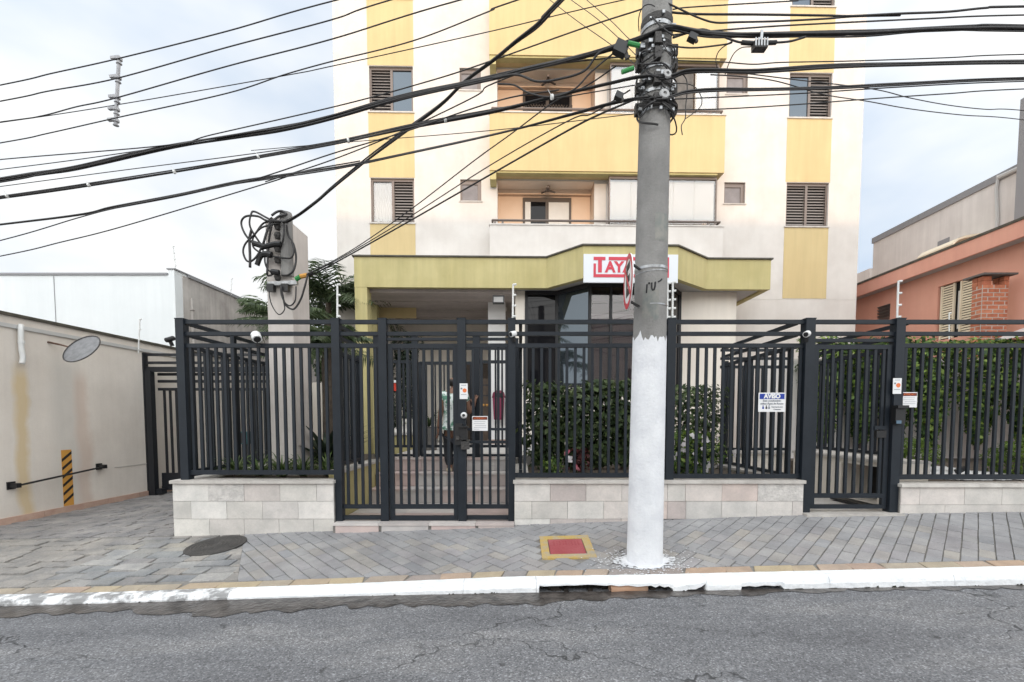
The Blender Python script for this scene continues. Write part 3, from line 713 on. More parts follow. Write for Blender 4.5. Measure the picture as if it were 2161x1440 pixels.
for i in range(3):
    y0 = 6.24 + i * .28; z0 = .25 + i * .19; z1 = z0 + .19
    cubex('step_body', cubexs, XS0, XS1 + .02, y0 + .012, 7.4, z0 - .1, z1 - .025, A['mortar'])
    x = XS0
    while x < XS1 - .03:
        c = min(x + random.choice([.42, .5, .6]), XS1)
        if XS1 - c < .12: c = XS1
        cubex('riser_stone', cubexs, x + .002, c - .002, y0, y0 + .0115, z0 + .001, z1 - .026, A['tread'])
        cubex('tread_stone', cubexs, x + .002, c - .002, y0 - .015, y0 + (.265 if i < 2 else .58), z1 - .024, z1 + random.uniform(-.001, .001), A['tread']); x = c
obj('porch_floor', MB().box(-2.06, 3.0, 6.801 + .58, 14, -.2, .819), A['concretef'], kind='structure')
# side gate passage
sp_ = thing('gate_sill', (3.7, 5.1, .3), 'low concrete sill under the narrow side gate', 'sill')
cubex('sill_slab', sp_, 3.185, 4.265, 4.975, 5.24, -.1, .352, A['coping'])
obj('side_passage', MB().box(3.19, 4.34, 5.242, 8.5, -.1, .33), A['concretef'], kind='structure')
# ================================================================ FENCES
random.seed(21)
FM = A['fence']
def fence(root, p0, p1, rails=(), bars=None, posts=(), m=FM, bw=.03, rh=.045):
    """p0,p1 plan ends; rails [(z, h)], bars (z0, z1, spacing, start offset), posts [(t, z0, z1, w)] t in metres from p0"""
    p0, p1 = Vector((p0[0], p0[1], 0)), Vector((p1[0], p1[1], 0)); d_ = p1 - p0; Lh = d_.length; d_.normalize(); a = math.atan2(d_.y, d_.x)
    for z, h in rails:
        c = (p0 + p1) / 2; cube('rail', root, (c.x, c.y, z), (Lh, .04, h), m, a)
    if bars:
        z0, z1, spc, off = bars; t = off
        while t < Lh - .02:
            c = p0 + d_ * t; cube('bar', root, (c.x + random.uniform(-.0015, .0015), c.y, (z0 + z1) / 2), (bw, .026, z1 - z0), m, rot=Matrix.Rotation(a + random.uniform(-.02, .02), 3, 'Z') @ Matrix.Rotation(random.gauss(0, .0012), 3, 'Y')); t += spc
    for t, z0, z1, w in posts:
        c = p0 + d_ * t; cube('post', root, (c.x, c.y, (z0 + z1) / 2), (w, w, z1 - z0), m, a)
        cube('post_cap', root, (c.x, c.y, z1 + .005), (w + .008, w + .008, .01), m, a)
def zf_at(py, Y=5.13): return P(CX, py, Y).z
YP = 5.13
ZR1, ZR2, ZR3, ZR4 = zf_at(680), zf_at(705), zf_at(730), zf_at(997)      # top, second, infill top, infill bottom rails
ZT = zf_at(675)
RA = [(ZR1, .045), (ZR2, .042), (ZR3, .046), (ZR4, .05)]
def fx(px, py=800): return P(px, py, YP).x
GRP = 'dark grey metal fences of the apartment block'
# left front
xa, xb = fx(388), fx(712)
f = thing('metal_fence', (xa, YP, .72), 'front fence section left of the entrance, in front of the tall rendered pillar', 'fence', GRP)
fence(f, (xa, YP), (xb, YP), RA, (ZR4, ZR3, .0945, .09), [(0, .722, ZT, .09)])
# driveway side of the planter
f = thing('metal_fence', (xa, YP, .72), 'fence receding along the driveway side of the left planter', 'fence', GRP)
fence(f, (xa, YP + .05), (xa, 5.95), [(ZR1, .04), (ZR2, .04), (ZR3, .04), (ZR4, .045)], (ZR4, ZR3, .105, .1), [(.86, .72, ZR1 + .02, .05)])
fence(f, (xa, 6.05), (xa, 8.15), [(ZR1, .04), (ZR2, .04), (ZR3, .04), (ZR4, .045)], (ZR4, ZR3, .105, .06), [(0, .72, ZR1 + .02, .05), (2.1, .72, ZR1 + .02, .06)])
# entrance: fixed panels and posts
zb_ = .252; X1, X2, X3, X4 = fx(712), fx(810), fx(975), fx(1080)
BOT = [(zf_at(1069), .045), (zf_at(1092), .045)]
f = thing('metal_fence', (X1, YP, .25), 'narrow fixed railing panel left of the entrance gate leaf', 'fence', GRP)
fence(f, (X1, YP), (X2, YP), RA[:3] + BOT, (BOT[0][0], ZR3, .0835, .1), [(0, zb_, ZT, .088), (X2 - X1, zb_, ZT, .088)])
f = thing('metal_fence', (X4, YP, .25), 'fixed railing panel right of the entrance gate carrying the white notice', 'fence', GRP)
fence(f, (X3, YP), (X4, YP), RA[:3] + BOT + [(zf_at(906), .028), (zf_at(933), .03)], (BOT[0][0], ZR3, .0935, .125), [(0, zb_, ZT, .092), (X4 - X3, zb_, ZT, .082)])
fence(f, (X2 + .045, YP), (X3 - .045, YP), [(ZR1, .045), (ZR2, .042), (zf_at(716.5), .03)])
g_ = thing('entrance_gate', (X2, YP, .27), 'dark metal pedestrian gate leaf in the middle of the entrance, closed', 'gate')
gx0, gx1 = X2 + .06, X3 - .055
fence(g_, (gx0, YP), (gx1, YP), [(ZR3 - .005, .05), (BOT[0][0], .05), (BOT[1][0] - .005, .05)], (BOT[0][0], ZR3, .0905, .12))
for xx in (gx0 + .02, gx1 - .02): cubex('stile', g_, xx - .025, xx + .025, YP - .02, YP + .02, .275, ZR3 + .019, FM)
for z in (2.05, .62): cubex('hinge', g_, X2 + .045, gx0 - .003, YP - .015, YP + .015, z, z + .09, A['black'])
lockz = P(980, 920, YP).z
cubex('lock_box', g_, X3 - .075, X3 + .01, YP - .085, YP - .047, lockz - .1, lockz + .14, A['black'])
cubex('lock_handle', g_, X3 - .06, X3 - .02, YP - .11, YP - .086, lockz - .04, lockz + .0, A['iron'])
# side railing of the steps (left) and edge-on railing (right)
f = thing('metal_fence', (-2.14, 5.2, .8), 'short railing on the olive planter wall beside the steps', 'fence', GRP)
fence(f, (-2.1, YP + .05), (-2.1, 6.0), [(ZR1, .04), (ZR2, .04), (ZR3 - .05, .045), (.88, .04)], (.88, ZR3 - .05, .105, .12), [(.83, .81, ZR3, .05)], bw=.028)
f = thing('metal_fence', (.02, 5.2, .75), 'railing seen edge-on running back from the right entrance post', 'fence', GRP)
fence(f, (.02, YP + .06), (.02, 6.9), [(ZR1, .04), (ZR2, .04), (ZR3, .045), (.80, .04)], (.80, ZR3, .115, .12), [(1.7, .73, ZR1, .06)], bw=.028)
# inner fence on the platform
YI = 6.96
f = thing('metal_fence', (-1.5, YI, .82), 'inner railing on the porch platform left of its open gate', 'fence', GRP)
zi1, zi2, zi3 = ZR1 + .13, ZR2 + .12, ZR3 + .05
def ix(px): return P(px, 850, YI).x
fence(f, (ix(797), YI), (ix(877), YI), [(zi1, .04), (zi2, .04), (zi3, .045), (P(0, 942, YI).z, .04), (P(0, 961, YI).z, .035)], (P(0, 942, YI).z, zi3, .1, .1), [(0, .822, zi1 + .03, .085), (ix(877) - ix(797), .822, zi1 + .03, .085)], bw=.027)
f = thing('inner_gate', (ix(890), YI, .82), 'inner porch gate the person is holding', 'gate')
fence(f, (ix(888), YI), (ix(1000), YI), [(zi3 - .02, .045), (P(0, 942, YI).z, .04), (P(0, 961, YI).z, .04)], (P(0, 942, YI).z, zi3, .135, .09), [], bw=.02)
for xx in (ix(888), ix(1000)): cubex('stile', f, xx - .025, xx + .025, YI - .02, YI + .02, .84, zi3 + .0, FM)
f = thing('metal_fence', (ix(1003), YI, .82), 'inner railing on the porch platform in front of the maroon bin', 'fence', GRP)
fence(f, (ix(1006), YI), (ix(1090), YI), [(zi1, .04), (zi2, .04), (zi3, .045), (P(0, 942, YI).z, .04), (P(0, 961, YI).z, .035)], (P(0, 942, YI).z, zi2, .1, .19), [(0, .822, zi1 + .03, .1), (ix(1090) - ix(1006), .822, zi1, .06)], bw=.027)
fence(f, (ix(888), YI), (ix(1003), YI), [(zi1, .04), (zi2, .04)])
# middle front
X5 = fx(1414)
f = thing('metal_fence', (X4, YP, .72), 'front fence section on the long stone wall behind the pole', 'fence', GRP)
fence(f, (X4 + .04, YP), (X5, YP), [(z, h) for z, h in RA[:3]] + [(zf_at(1003), .05)], (zf_at(1003), ZR3, .0945, .105), [(X5 - X4 - .04, .722, ZT + .0, .09)])
X6, X7 = fx(1702), fx(1890)
f = thing('metal_fence', (X5, YP, .72), 'front fence section with the blue and white notice, right of the pole', 'fence', GRP)
fence(f, (X5, YP), (X6, YP), [(z, h) for z, h in RA[:3]] + [(zf_at(1005), .05)], (zf_at(1005), ZR3, .0955, .115), [(X6 - X5, .345, ZT, .105)])
# side gate
f = thing('metal_fence', (X7, YP, .35), 'overhead rails and right post of the narrow side gate', 'fence', GRP)
fence(f, (X6, YP), (X7, YP), [(ZR1, .045), (ZR2, .042), (zf_at(719), .035)], None, [(X7 - X6, .345, ZT, .1)])
g_ = thing('side_gate', (X6, YP, .37), 'narrow metal gate in front of the dark opening, closed', 'gate')
hx0, hx1 = X6 + .075, X7 - .07
fence(g_, (hx0, YP), (hx1, YP), [(zf_at(733), .05), (zf_at(1046), .05), (zf_at(1069), .045)], (zf_at(1046), zf_at(733), .0945, .115))
for xx in (hx0 + .02, hx1 - .02): cubex('stile', g_, xx - .025, xx + .025, YP - .02, YP + .02, .405, zf_at(733) + .024, FM)
cubex('lock_plate', g_, hx1 - .16, hx1 - .03, YP - .025, YP + .025, zf_at(907), zf_at(899), FM)
cubex('lock_box', g_, hx1 - .14, hx1 - .03, YP - .03, YP + .03, zf_at(924), zf_at(909), A['black'])
# sides of the cage
f = thing('metal_fence', (3.14, 5.2, .72), 'railing receding along the left of the side gate passage', 'fence', GRP)
fence(f, (3.13, YP + .06), (3.13, 6.95), [(ZR1, .04), (ZR2, .04), (ZR3, .045), (ZR4 - .05, .04)], (ZR4 - .05, ZR3, .17, .12), [(1.76, .72, ZR3 + .05, .07)], bw=.03)
f = thing('metal_fence', (4.36, 5.2, .7), 'railing receding along the right of the side gate passage', 'fence', GRP)
fence(f, (4.38, YP + .06), (4.38, 7.1), [(ZR1, .04), (ZR2, .04), (ZR3, .045), (.99, .04)], (.99, ZR3, .15, .1), [(1.9, .915, ZR1, .06)], bw=.024)
f = thing('metal_fence', (3.7, 7.2, .8), 'back railing closing the side gate passage above the dark opening', 'fence', GRP)
fence(f, (3.17, 7.2), (4.28, 7.2), [(ZR1, .04), (ZR2, .04), (ZR3, .045), (.93, .04)], (.93, ZR3, .15, .06), bw=.024)
f = thing('metal_fence', (X7, YP, .68), 'front fence section on the right in front of the tall hedge', 'fence', GRP)
fence(f, (X7, YP), (9.4, YP), [(z, h) for z, h in RA[:3]] + [(zf_at(1006.5), .055)], (zf_at(1006.5), ZR3, .0945, .1), [(5.5, .68, ZT, .09)])
# driveway gate at the back of the drive
YG = 8.2
def gxp(px): return P(px, 850, YG).x
zg = lambda py: P(CX, py, YG).z
gate = thing('driveway_gate', (-6.4, YG, .05), 'black sliding vehicle gate across the driveway behind the fence corner', 'gate')
BM = A['fence2']
fence(gate, (gxp(289), YG), (-3.85, YG), [(zg(749), .045), (zg(766), .045), (zg(780), .09)], None, [], m=BM)
for px, w, z1 in ((291, .1, zg(743)), (304, .12, zg(745)), (318, .1, zg(783))): cubex('post', gate, gxp(px) - w / 2, gxp(px) + w / 2, YG - .05, YG + .05, .03, z1, BM)
fence(gate, (gxp(325), YG + .12), (-3.9, YG + .12), [(zg(789), .05), (zg(804), .05), (zg(821), .05), (.14, .07)], (.14, zg(821), .108, .1), [], m=BM, bw=.034)
cubex('wheel_box', gate, gxp(300), gxp(336), YG - .02, YG + .1, .045, .14, BM)
cubex('bottom_sheet', gate, gxp(325), -3.9, YG + .11, YG + .115, .14, .42, BM)
# ================================================================ BUILDINGS
random.seed(33)
YT = 11.5; PIV = Vector((2.0, YT, 0)); TROT = R(1.2)
TURN = []
def tthing(name, label, cat, group=None):
    o = thing(name, PIV, label, cat, group); TURN.append(o); return o
def tx(px, py=430, Y=YT): return P(px, py, Y).x
def tz(py, Y=YT): return P(CX, py, Y).z
def holed_wall(mb, x0, x1, z0, z1, holes, y, dep):
    xs_ = sorted({x0, x1, *[h[0] for h in holes], *[h[1] for h in holes]}); zs_ = sorted({z0, z1, *[h[2] for h in holes], *[h[3] for h in holes]})
    xs_ = [x for x in xs_ if x0 <= x <= x1]; zs_ = [z for z in zs_ if z0 <= z <= z1]
    for a, c in zip(xs_, xs_[1:]):
        for e, f in zip(zs_, zs_[1:]):
            mx_, mz_ = (a + c) / 2, (e + f) / 2
            if any(h[0] < mx_ < h[1] and h[2] < mz_ < h[3] for h in holes): continue
            mb.quad((a, y, e), (c, y, e), (c, y, f), (a, y, f))
    for h in holes:
        a, c, e, f = h[:4]; dd = h[4] if len(h) > 4 else dep
        mb.quad((a, y, e), (a, y, f), (a, y + dd, f), (a, y + dd, e)); mb.quad((c, y, e), (c, y + dd, e), (c, y + dd, f), (c, y, f))
        mb.quad((a, y, f), (c, y, f), (c, y + dd, f), (a, y + dd, f)); mb.quad((a, y, e), (a, y + dd, e), (c, y + dd, e), (c, y, e))
tower = tthing('apartment_tower', 'tall cream apartment block with yellow bands and balconies', 'apartment building')
TX0, TX1 = tx(716, 545), tx(1817, 600)
wl0, wl1 = tx(786, 428), tx(876, 428); wr0, wr1 = tx(1664, 428), tx(1755, 428)
FH = tz(147) - tz(381)                       # storey height
wz0, wz1 = tz(474), tz(381)
TOPZ = tz(474) + FH * 4 + 1
lx_a, lx_b = tx(1050, 420), tx(1513, 420); lz1 = P(CX, 364, 11.1).z; lz0 = lz1 - 2.55; LD = .5
s0, s1 = tx(972, 400), tx(1016, 400); r0, r1 = tx(1531, 400), tx(1576, 400); sz0, sz1 = tz(427), tz(382)
PX0, PX1 = -3.35, -.06
holes = [(PX0, PX1, .5, 4.24, 1.5)]
for k in range(4):
    dz = FH * k
    holes += [(wl0, wl1, wz0 + dz, wz1 + dz), (wr0, wr1, wz0 + dz, wz1 + dz), (s0, s1, sz0 + dz, sz1 + dz), (r0, r1, sz0 + dz, sz1 + dz), (lx_a, lx_b, lz0 + dz, lz1 + dz, LD)]
b = MB(); holed_wall(b, TX0, TX1, -.5, TOPZ, holes, YT, .16); obj('front_wall', b, A['tower'], tower)
b = MB()
b.box(TX0, PX0 - .01, YT + .2, YT + 9, -.5, TOPZ); b.box(PX0 - .01, lx_a - .01, YT + .2, YT + 9, 4.3, TOPZ); b.box(lx_b + .01, TX1, YT + .2, YT + 9, -.5, TOPZ)
b.box(lx_a - .01, lx_b + .01, YT + LD + .002, YT + 9, 4.3, TOPZ); b.box(PX0 - .01, lx_b + .01, YT + 1.502, YT + 9, -.5, 4.3)
b.box(PX1 + .005, lx_b + .01, YT + .2, YT + 1.502, -.5, 4.3)
for x in (TX0, TX1): b.quad((x, YT, -.5), (x, YT + .2, -.5), (x, YT + .2, TOPZ), (x, YT, TOPZ))
obj('wall', b, A['tower'], tower)
for a, c in ((wl0, wl1), (wr0, wr1)):
    for k in range(-1, 4):
        z0 = wz1 + FH * k + .012; z1 = wz0 + FH * (k + 1) - .035
        if k == -1: z0 = tz(628) if a > 0 else 3.9
        cubex('yellow_band', tower, a - .03, c + .02, YT - .006, YT + .01, z0, z1, A['yellow'])
def twindow(x0, x1, z0, z1, left, right):
    w = obj('window', MB().box(x0 - .04, x1 + .03, YT - .03, YT + .02, z0 - .035, z0 - .002), A['coping'], tower)
    y = YT + .05
    b = MB(); t = .045; xm = (x0 + x1) / 2
    b.box(x0, x0 + t, y, y + .06, z0, z1); b.box(x1 - t, x1, y, y + .06, z0, z1); b.box(x0 + t, x1 - t, y, y + .06, z1 - .06, z1); b.box(x0 + t, x1 - t, y, y + .06, z0, z0 + .04); b.box(xm - .03, xm + .03, y + .002, y + .058, z0 + .04, z1 - .06)
    obj('frame', b, A['alu'], w)
    for side, kind in ((0, left), (1, right)):
        a, c = (x0 + t, xm - .03) if side == 0 else (xm + .03, x1 - t); zl, zt = z0 + .04, z1 - .06
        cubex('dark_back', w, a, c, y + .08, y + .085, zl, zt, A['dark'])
        if kind == 'shutter':
            n = 14; h = (zt - zl) / n
            for i in range(n):
                zc = zl + (i + .5) * h; cube('slat', w, ((a + c) / 2, y + .03, zc), (c - a, .006, h * .62), A['slat'], rot=Matrix.Rotation(R(-28), 3, 'X'))
        elif kind == 'curtain':
            b = MB(); n = 22; pts = [(a + (c - a) * i / n, y + .065 + .008 * math.sin(i * 1.9)) for i in range(n + 1)]
            for p, q in zip(pts, pts[1:]): b.quad((p[0], p[1], zl), (q[0], q[1], zl), (q[0], q[1], zt), (p[0], p[1], zt))
            obj('curtain', b, A['curtain'], w); cubex('pane', w, a, c, y + .028, y + .032, zl, zt, A['glass'])
        elif kind == 'half':
            b = MB(); b.prism([(a, y + .06, zl), (a + (c - a) * .45, y + .06, zl), (a + (c - a) * .05, y + .06, zt), (a, y + .06, zt)], (0, .004, 0)); obj('curtain', b, A['curtain'], w)
            cubex('pane', w, a, c, y + .028, y + .032, zl, zt, A['mirror'])
        else: cubex('pane', w, a, c, y + .028, y + .032, zl, zt, A['mirror'])
for k, (lf, rg) in enumerate(((('curtain', 'shutter'), ('shutter', 'shutter')), (('shutter', 'half'), ('pane', 'shutter')), (('shutter', 'pane'), ('pane', 'shutter')))):
    dz = FH * k
    twindow(wl0, wl1, wz0 + dz, wz1 + dz, *lf); twindow(wr0, wr1, wz0 + dz, wz1 + dz, *rg)
    for a, c in ((s0, s1), (r0, r1)):
        w = obj('small_window', MB().box(a - .03, c + .03, YT - .02, YT + .02, sz0 + dz - .03, sz0 + dz - .002), A['coping'], tower)
        y = YT + .05; z0, z1 = sz0 + dz, sz1 + dz; b = MB(); b.box(a, a + .04, y, y + .05, z0, z1); b.box(c - .09, c, y, y + .05, z0, z1); b.box(a + .04, c - .09, y, y + .05, z1 - .1, z1); b.box(a + .04, c - .09, y, y + .05, z0, z0 + .03)
        obj('frame', b, A['alu'], w); cubex('pane', w, a + .04, c - .09, y + .02, y + .025, z0 + .03, z1 - .1, A['blind'])
# loggias
bx0, bx1 = tx(1033, 420, 11.1), tx(1529, 420, 11.1); pier0, pier1 = tx(1254, 420), tx(1284, 420)
for k in range(3):
    dz = FH * k; zt = tz(477, 11.1) + dz if k == 0 else P(CX, 241, 11.1).z + FH * (k - 1)
    zb2 = tz(600, 11.1) if k == 0 else P(CX, 362, 11.1).z + FH * (k - 1)
    m = A['tower'] if k == 0 else A['yellow']
    b = MB(); b.box(bx0, bx1, 11.1, 11.2, zb2, zt); b.box(bx0, bx0 + .1, 11.2, YT - .001, zb2, zt); b.box(bx1 - .1, bx1, 11.2, YT - .001, zb2, zt); b.box(bx0 + .1, bx1 - .1, 11.2, YT + LD - .01, zb2 + .003, zb2 + .15)
    bal = obj('balcony', b, m, tower)
    cubex('balcony_coping', bal, bx0 - .02, bx1 + .02, 11.08, 11.22, zt + .001, zt + .03, A['coping'])
    if k: # downstand beams under the slab
        cubex('beam', bal, bx0 + .005, lx_a - .02, 11.12, YT - .002, zb2 - .2, zb2 - .001, A['olive'])
        cubex('edge_beam', bal, lx_a - .02, bx1 - .15, 11.13, 11.3, zb2 - .04, zb2 - .001, A['olive'])
    rail = MB(); hz = zt + .13
    rail.tube([(bx0 + .05, 11.15, hz), (bx1 - .05, 11.15, hz)], .028, 8)
    for px in (1044, 1060, 1281, 1498, 1512): xx = tx(px, 470, 11.1); rail.bar((xx, 11.15, zt + .03), (xx, 11.15, hz), .05, .02)
    rail.tube([(bx1 - .06, 11.15, hz), (bx1 - .06, 11.45, hz)], .025, 8); rail.tube([(bx0 + .06, 11.15, hz), (bx0 + .06, 11.45, hz)], .025, 8)
    obj('handrail', rail, A['alu'], bal)
    if k == 2: continue
    lg = obj('loggia', MB().box(pier0, pier1, YT + .003, YT + LD, lz0 + dz, lz1 + dz), A['tower'], tower)
    z0, z1 = lz0 + dz, lz1 + dz
    YB_ = YT + LD
    b = MB(); b.quad((lx_a + .001, YB_ - .001, z0), (lx_b, YB_ - .001, z0), (lx_b, YB_ - .001, z1), (lx_a + .001, YB_ - .001, z1)); b.box(lx_a + .003, pier0 - .003, YB_ - .1, YB_ - .002, z1 - .14, z1 - .021)
    b.quad((pier0 - .002, YT + .02, z0), (pier0 - .002, YB_ - .01, z0), (pier0 - .002, YB_ - .01, z1), (pier0 - .002, YT + .02, z1))
    obj('back_wall', b, A['peach'], lg)
    d0, d1 = P(1104, 440, YB_).x, P(1206, 440, YB_).x; dzt = P(CX, 420, YB_).z + dz; y = YB_ - .04
    b = MB(); b.box(d0, d0 + .06, y, y + .03, z0, dzt); b.box(d1 - .06, d1, y, y + .03, z0, dzt); b.box(d0 + .06, d1 - .06, y, y + .03, dzt - .11, dzt); xm = (d0 + d1) / 2; b.box(xm - .04, xm + .04, y, y + .03, z0, dzt - .11)
    obj('door_frame', b, A['brownf'], lg)
    if k == 0:
        cubex('door_pane', lg, d0 + .06, xm - .04, y + .012, y + .016, z0, dzt - .11, A['tint']); cubex('curtain', lg, xm + .04, d1 - .06, y + .012, y + .02, z0, dzt - .11, A['curtain'])
        cubex('curtain', lg, d0 + .06, d0 + .2, y + .004, y + .010, z0, dzt - .11, A['curtain'])
    else:
        cubex('door_pane', lg, d0 + .06, xm - .04, y + .012, y + .016, z0, dzt - .11, A['tint']); cubex('door_pane', lg, xm + .04, d1 - .06, y + .012, y + .016, z0, dzt - .11, A['tint'])
        b = MB(); zz = dzt - .38
        for i in range(18):
            xx = d0 + .02 + i * (d1 - d0 - .04) / 17; b.bar((xx, y - .04, zz - .4), (min(d1, xx + .25), y - .04, zz + .02), .012, .012)
            b.bar((xx, y - .055, zz - .4), (max(d0, xx - .25), y - .055, zz + .02), .012, .012)
        obj('lattice', b, A['wood'], lg)
    cubex('ceiling', lg, lx_a + .004, pier0 - .004, YT + .004, YB_ - .002, z1 - .02, z1 - .003, A['ceil'])
    lampx = P(1157, 375, 11.7).x
    b = MB(); b.lathe([(.05, 0), (.06, .05), (.02, .12)], (lampx, 11.7, z1 - .15), 10)
    for j in range(3):
        an = j * 2.09 + .4; b.bar((lampx, 11.7, z1 - .12), (lampx + .2 * math.cos(an), 11.7 + .2 * math.sin(an), z1 - .15), .05, .02)
    obj('ceiling_lamp', b, A['alu'], lg)
    # glazed half: frameless panels with white blinds behind
    gx0_, gx1_ = tx(1287, 420, 11.25), tx(1511, 420, 11.25); n = 5
    b = MB(); b.box(gx0_ - .03, gx1_ + .02, 11.22, 11.28, zt + .032, zt + .07); b.box(gx0_ - .03, gx1_ + .02, 11.22, 11.28, z1 - .08, z1 - .01); b.box(gx0_ - .035, gx0_ - .005, 11.22, 11.28, zt + .07, z1 - .08); b.box(gx1_, gx1_ + .03, 11.22, 11.28, zt + .07, z1 - .08)
    obj('track', b, A['alu'], lg)
    for i in range(n):
        a, c = gx0_ + (gx1_ - gx0_) * i / n, gx0_ + (gx1_ - gx0_) * (i + 1) / n
        if k == 1 and i == 3:
            cubex('opening', lg, a + .004, c - .05, 11.3, 11.31, zt + .1, z1 - .1, A['slab']); continue
        cubex('glass_panel', lg, a + .003, c - .003, 11.245, 11.252, zt + .07, z1 - .08, A['glass'])
        cubex('blind', lg, a + .002, c - .002, 11.33, 11.34, zt + .25, z1 - .02, A['curtain'])
# joint line on the lower facade
cubex('drip_line', tower, tx(1430, 630), TX1 - .01, YT - .004, YT + .01, tz(630) - .006, tz(630), A['coping'])

# --- entrance canopy
can = tthing('entrance_canopy', 'olive entrance canopy with dark flashing across the front of the tower', 'canopy')
CZ0, CZ1 = 4.2, 4.83
def cx_(px, Y): return P(px, 580, Y).x
plan = [(cx_(748, 9.9), 9.9), (cx_(1150, 9.9), 9.9), (cx_(1225, 9.2), 9.2), (cx_(1425, 9.2), 9.2), (cx_(1490, 9.9), 9.9), (cx_(1627, 9.9), 9.9), (cx_(1627, 9.9), YT - .003), (cx_(748, 9.9), YT - .003)]
def ring(inset0, inset1, z0, z1, segs):
    b = MB()
    c = (2, 13)
    def off(i, dd):
        n = len(plan); p0, p1, p2 = Vector(plan[i - 1]), Vector(plan[i]), Vector(plan[(i + 1) % n]); e1 = (p1 - p0).normalized(); e2 = (p2 - p1).normalized()
        n1, n2 = Vector((-e1.y, e1.x)), Vector((-e2.y, e2.x)); m_ = (n1 + n2); m_ = m_ / (1 + n1.dot(n2)); return p1 + m_ * dd
    for i in segs:
        j = (i + 1) % len(plan); a0, a1, b0, b1 = off(i, inset0), off(i, inset1), off(j, inset0), off(j, inset1)
        b.prism([(a0.x, a0.y, z0), (b0.x, b0.y, z0), (b1.x, b1.y, z0), (a1.x, a1.y, z0)], (0, 0, z1 - z0))
    return b
for i in (0, 1, 2, 3, 4, 5): obj('fascia', ring(0, .12, CZ0, CZ1, [i]), A['olive'], can)
obj('fascia', ring(0, .12, CZ0, CZ1, [7]), A['olive'], can)
obj('flashing', ring(-.035, .14, CZ1 + .001, CZ1 + .03, [0, 1, 2, 3, 4, 5, 7]), A['oliveedge'], can)
obj('soffit', MB().prism([(p[0], p[1], CZ0 + .04) for p in [(plan[0][0] + .115, 10.015), (plan[1][0], 10.015), (plan[2][0], 9.315), (plan[3][0], 9.315), (plan[4][0], 10.015), (plan[5][0] - .115, 10.015), (plan[5][0] - .115, YT - .01), (plan[0][0] + .115, YT - .01)]], (0, 0, .08)), A['soffit'], can)
obj('roof_slab', MB().prism([(p[0], p[1], CZ1 - .06) for p in [(plan[0][0] + .115, 10.015), (plan[1][0], 10.015), (plan[2][0], 9.315), (plan[3][0], 9.315), (plan[4][0], 10.015), (plan[5][0] - .115, 10.015), (plan[5][0] - .115, YT - .01), (plan[0][0] + .115, YT - .01)]], (0, 0, .05)), A['soffit'], can)
for i in range(11):
    y = 10.1 + i * .27; cubex('soffit_board', can, PX0 - .1 + (.0 if y < 11.3 else .105), PX1 - .02, y, y + .262, CZ0 - .055 + .006 * (i % 3), CZ0 + .03, A['soffitb'])
cubex('column', can, cx_(748, 9.9) + .004, cx_(774, 9.9), 9.905, 10.2, .1, CZ0 - .001, A['olive'])
cubex('column', can, cx_(790, 11.3) - .35, cx_(800, 11.3), 11.15, 11.35, .1, CZ0 - .06, A['olive'])
# sign
sg = tthing('building_sign', 'pale sign panel with red lettering TAYA partly behind the pole', 'sign')
sx = lambda px: P(px, 565, 9.16).x
szz = lambda py: P(1325, py, 9.16).z
cubex('panel', sg, cx_(1225, 9.2) + .004, cx_(1425, 9.2) - .004, 9.155, 9.197, szz(597), szz(537), A['signw'])
b = MB(); yq0, yq1 = 9.149, 9.154
for a, c, t, bt in ((1279, 1407, 543, 550), (1247, 1407, 579.5, 586), (1247, 1252, 557, 579.4), (1402, 1407, 550.1, 579.4), (1247, 1272, 543, 550)): b.box(sx(a), sx(c), yq0, yq1, szz(bt), szz(t))
b.box(sx(1256.5), sx(1264.5), yq0, yq1, szz(576), szz(550.05)); obj('red_frame', b, A['signred'], sg)
text('lettering', sg, 'AYA', (sx(1301), 9.151, szz(565.2)), .29, A['signred'], w=sx(1331) - sx(1270), bold=.012)

# --- gatehouse
gh = tthing('gatehouse', 'cream gatehouse with dark tinted windows under the canopy', 'gatehouse')
def gx(px, Y): return P(px, 700, Y).x
Yg = 10.25; Yb = 9.6
pl = [(gx(1085, Yg), Yg), (gx(1108, Yg), Yg), (gx(1172, Yg), Yg), (gx(1240, Yb), Yb), (gx(1405, Yb), Yb), (gx(1432, Yg), Yg), (gx(1553, Yg), Yg)]
SZ = P(CX, 823, 9.9).z; GT = CZ0 + .035
b = MB(); b.box(pl[0][0], pl[1][0], Yg, YT - .01, 0, GT); b.box(pl[5][0], pl[6][0], Yg, YT - .004, 0, GT)
b.prism([(p[0], p[1], 0) for p in pl[1:6]] + [(pl[5][0], YT - .02, 0), (pl[1][0], YT - .02, 0)], (0, 0, SZ)); obj('wall', b, A['cream'], gh)
b = MB()
for a, c in zip(pl[1:5], pl[2:6]): b.bar((a[0], a[1] - .03, SZ + .02), (c[0], c[1] - .03, SZ + .02), .12, .04)
obj('sill', b, A['coping'], gh)
obj('black_room_sheets', MB().prism([(p[0], p[1] + .5, SZ + .05) for p in pl[1:6]], (0, 0, .01)).box(pl[1][0] + .01, pl[5][0] - .01, 11.0, 11.05, SZ, GT), A['dark'], gh)
b = MB()
def mull(p, w=.06): b.box(p[0] - w / 2, p[0] + w / 2, p[1] - .03, p[1] + .03, SZ + .045, GT - .005)
for p in pl[1:6]: mull(p)
mid = lambda p, q, t=.5: (p[0] + (q[0] - p[0]) * t, p[1] + (q[1] - p[1]) * t)
for t in (.27, .62): mull(mid(pl[3], pl[4], t), .05)
for a, c in zip(pl[1:5], pl[2:6]):
    b.bar((a[0], a[1], GT - .05), (c[0], c[1], GT - .05), .06, .08); b.bar((a[0], a[1], SZ + .07), (c[0], c[1], SZ + .07), .06, .05)
obj('window_frame', b, A['ink'], gh)
